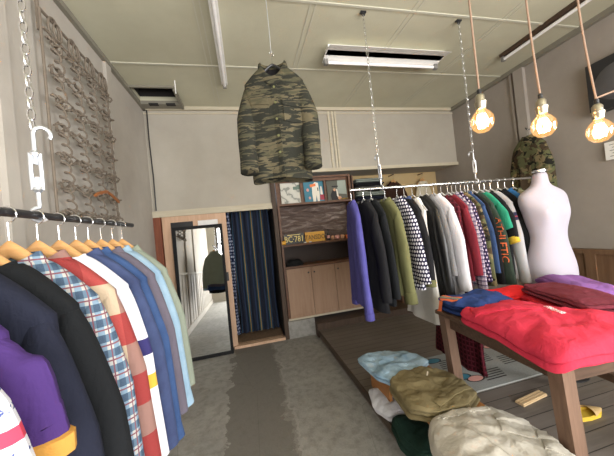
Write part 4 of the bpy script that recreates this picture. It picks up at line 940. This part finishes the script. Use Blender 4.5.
MB().loft([[(*o_f(2 * PI * j / 30), 0) for j in range(30)], [(o_f(2 * PI * j / 30)[0] * 1.03, o_f(2 * PI * j / 30)[1] * 1.06, .02) for j in range(30)], [(o_f(2 * PI * j / 30)[0] * .94, o_f(2 * PI * j / 30)[1] * .9, .024) for j in range(30)], [(o_f(2 * PI * j / 30)[0] * .8, o_f(2 * PI * j / 30)[1] * .7, .014) for j in range(30)]]).build('sole', plain('yellow slipper felt', rgb(222, 186, 62), .7), sp0)
MB().loft([[(.12 - .11 * i / 6, (.006 + .042 * (i / 6) ** .7) * cos(PI * j / 12), .02 + (.006 + .03 * (i / 6)) * sin(PI * j / 12)) for j in range(13)] for i in range(7)], closed=False, cap0=False, cap1=False).build('upper', plain('tan slipper top', rgb(190, 160, 110), .7), sp0)

# ------------------------------------------------------------------ lights of the room: tubes, fixture, bulbs
def tube_light(label, x, y0, y1, refl):
    o = thing('fluorescent_light', label, 'light', (x, y1, ZC), 0, 'single tube ceiling lights'); L_ = y1 - y0
    MB().bb((-.035, -L_, -.035), (.035, 0, 0)).build('housing', refl, o, smooth=False)
    MB().tube([(0, -L_ + .03, -.062), (0, -.03, -.062)], .016, n=12).build('tube', 'tube_white', o)
    for y in (-L_ + .015, -.015): MB().bb((-.02, y - .015, -.085), (.02, y + .015, -.035)).build('tube_holder', 'bracket', o, smooth=False)
tube_light('bare single tube ceiling light left of the hanging tiger stripe jacket', -.075, 1.95, 3.2, 'white_paint')
tube_light('single tube ceiling light along the right side of the ceiling', 3.12, 1.25, 2.5, 'trim_dark')
o = thing('fluorescent_light', 'white flat reflector ceiling light with one tube in the middle of the ceiling', 'light', (1.65, 2.54, ZC))
rr = [[(x, y, z) for y, z in ((-.14, -.05), (-.055, -.012), (.055, -.012), (.14, -.05), (.14, -.06), (.05, -.06), (-.05, -.06), (-.14, -.06))] for x in (-.66, .66)]
MB().bb((-.68, -.05, -.05), (.68, .05, 0)).build('housing', 'white_paint', o, smooth=False)
MB().loft([[(x, -.14, -.072), (x, -.135, -.066), (x, -.04, -.04), (x, .04, -.04), (x, .135, -.066), (x, .14, -.072), (x, .04, -.05), (x, -.04, -.05)] for x in (-.69, .69)]).build('reflector', 'white_paint', o, smooth=False)
for y in (.10,):
    MB().tube([(-.64, y, -.09), (.64, y, -.09)], .015, n=12).build('tube', 'tube_white', o)
    for x in (-.665, .665): MB().bb((x - .02, y - .02, -.115), (x + .02, y + .02, -.05)).build('tube_holder', 'bracket', o, smooth=False)

k = NT('clear amber bulb glass'); k.n.remove(k.b); tr = k.n.new('ShaderNodeBsdfTransparent'); tr.inputs[0].default_value = (1, .9, .74, 1); gl = k.n.new('ShaderNodeBsdfGlossy'); gl.inputs['Roughness'].default_value = .03
lw = k.n.new('ShaderNodeLayerWeight'); lw.inputs[0].default_value = .25; mx = k.n.new('ShaderNodeMixShader'); k.l.new(lw.outputs['Facing'], mx.inputs[0]); k.l.new(tr.outputs[0], mx.inputs[1]); k.l.new(gl.outputs[0], mx.inputs[2]); em = k.n.new('ShaderNodeEmission'); em.inputs[0].default_value = (1, .48, .14, 1); em.inputs[1].default_value = .28; ad = k.n.new('ShaderNodeAddShader'); k.l.new(mx.outputs[0], ad.inputs[0]); k.l.new(em.outputs[0], ad.inputs[1]); k.l.new(ad.outputs[0], k.out.inputs[0]); M['bulb_glass'] = k.m
k = NT('glowing filament'); k.b.inputs['Emission Color'].default_value = (1, .62, .28, 1); k.b.inputs['Emission Strength'].default_value = 30; M['filament'] = k.done((1, .7, .4))
M['brass'] = plain('aged nickel socket', rgb(176, 168, 150), .3, .9); k = NT('twisted cord cloth'); w_ = k.wave(90, 0, 0, 1, 'Z'); M['cord'] = k.done(k.mix(w_, rgb(120, 92, 74), rgb(176, 150, 130)), .9)
bulbs = [(1.36, 1.24, 2.045, 'left'), (1.695, 1.165, 1.985, 'middle'), (2.01, 1.10, 1.925, 'right')]
for i, (x, y, z, wd) in enumerate(bulbs):
    BS = 1.28; o = thing('pendant_bulb', ['glowing round filament bulb hanging nearest the back corner, leftmost of three', 'glowing round filament bulb between the two other hanging bulbs', 'glowing round filament bulb hanging before the black wall box, rightmost of three'][i], 'pendant lamp', (x, y, z - .03), 0, 'pendant filament bulbs'); o.scale = (BS, BS, BS)
    MB().lathe([(.004, -.048), (.022, -.044), (.038, -.028), (.046, -.004), (.044, .018), (.032, .038), (.018, .052), (.014, .06), (.013, .066)], 24, cap=True).build('bulb', 'bulb_glass', o)
    fl = MB()
    for j in range(5):
        a = 2 * PI * j / 5; fl.tube([(.009 * cos(a), .009 * sin(a), .032), (.02 * cos(a + .3), .02 * sin(a + .3), .0), (.013 * cos(a + .6), .013 * sin(a + .6), -.024)], (.007), n=6)
    fl.build('filament', 'filament', o)
    MB().lathe([(.016, .054), (.02, .056), (.022, .075), (.024, .078), (.024, .088), (.019, .092), (.019, .112), (.012, .122), (.006, .124)], 18).build('socket', 'brass', o)
    MB().lathe([(.009, .122), (.009, .142), (.005, .146)], 10).build('strain_relief', 'black_plastic', o)
    top = (ZC - z + .03) / BS; cv = [0, .02, .045][i]
    pts = [(-cv * sin(PI * q / 12) * 1.0, 0, .14 + (top - .14) * q / 12) for q in range(13)]
    MB().tube(pts, .0042, n=7).build('cord', 'cord', o)
    if i == 2: MB().tube([(.0, 0, .15), (.05, -.012, .165), (.14, -.04, .19), (.3, -.1, .26)], .004, n=6).build('side_cord', 'cord', o)
    lp = bpy.data.lights.new('bulb light', 'POINT'); lp.energy = 2.2; lp.color = (1, .72, .42); lp.shadow_soft_size = .015
    lo = bpy.data.objects.new('bulb_light', lp); COL.objects.link(lo); lo.parent = o; lo.location = (0, 0, -.002)

# black wall box with a round disc, white notice on the right wall
o = thing('wall_speaker', 'black square box with a round grey disc high on the right wall', 'speaker', (XR, 1.76, 2.62), 0)
MB().bb((-.10, -.22, -.24), (0, .22, .25)).build('cabinet', 'black_metal', o, smooth=False)
k = MB().lathe([(.02, .03), (.08, .028), (.14, .008), (.165, .004), (.17, 0)], 30); c_ = k.build('cone', plain('dark grey cone', rgb(96, 96, 100), .3, .3), o); c_.matrix_basis = Matrix.Translation((-.1, 0, 0)) @ Matrix.Rotation(-PI / 2, 4, 'Y')
o = thing('wall_notice', 'white card notice with dark lines on the right wall below the black box', 'notice', (XR - .03, 1.78, 1.99), 0)
MB().bb((-.005, -.16, -.09), (.03, .155, .085)).build('card', 'white_paint', o, smooth=False)
ln = MB()
for i in range(5): ln.bb((-.0065, -.14, -.06 + i * .028), (-.005, .12 - .02 * (i % 2), -.056 + i * .028))
ln.build('print_lines', 'ink_black', o, smooth=False)
tag(MB().lathe([(.001, 0), (.006, .002), (.005, .006)], 8).build('wall_nail', 'chrome', loc=(XR - .012, 2.92, 2.45)), 'shiny nail in the right wall left of the camouflage jacket', 'nail')

# ------------------------------------------------------------------ daylight and added fill lamps
wd = bpy.data.worlds.new('World'); S.world = wd; wd.use_nodes = True; bg = wd.node_tree.nodes['Background']; bg.inputs[0].default_value = (.78, .88, 1, 1); bg.inputs[1].default_value = 1.2
def area(name, loc, rot, sx, sy, e, c_):
    l = bpy.data.lights.new(name, 'AREA'); l.shape = 'RECTANGLE'; l.size = sx; l.size_y = sy; l.energy = e; l.color = c_
    o = bpy.data.objects.new(name, l); COL.objects.link(o); o.location = loc; o.rotation_euler = rot; return o
area('window daylight', (1.22, YF - .16, 1.6), (PI / 2, 0, 0), 4.0, 2.3, 230, (1, .98, .95))
area('added side fill', (XR + .2, -1.3, 1.85), (0, PI / 2, 0), 1.85, 2.5, 190, (1, .99, .97))  # fill lamp at the added side window, brightens the left wall
area('added upward fill', (1.22, YF - .5, .0), (PI * .73, 0, 0), 4.0, 1.2, 260, (1, .97, .92))  # lamp added low outside the front, tilted up to brighten the ceiling

# ------------------------------------------------------------------ camera
yaw, pit, rol = 0.2246743723307454, 0.01128332806989765, -0.1014005955985349
fwd = Vector((sin(yaw) * cos(pit), cos(yaw) * cos(pit), sin(pit))); r = Vector((cos(yaw), -sin(yaw), 0)); u = r.cross(fwd)
r2 = cos(rol) * r + sin(rol) * u; u2 = -sin(rol) * r + cos(rol) * u
cam = bpy.data.cameras.new('Camera'); co = bpy.data.objects.new('Camera', cam); COL.objects.link(co)
mw = Matrix((r2, u2, -fwd)).transposed().to_4x4(); mw.translation = (0, 0, 1.5); co.matrix_world = mw
cam.sensor_width = 36; cam.sensor_fit = 'HORIZONTAL'; cam.lens = 267.8136809488743 / 614 * 36; cam.clip_start = .02
S.camera = co
vs = S.view_settings; vs.view_transform = 'Standard'; vs.look = 'None'; vs.gamma = 1; vs.use_curve_mapping = False; vs.exposure = .55
S.cycles.use_denoising = True; S.cycles.max_bounces = 10; S.cycles.diffuse_bounces = 6; S.cycles.sample_clamp_indirect = 8
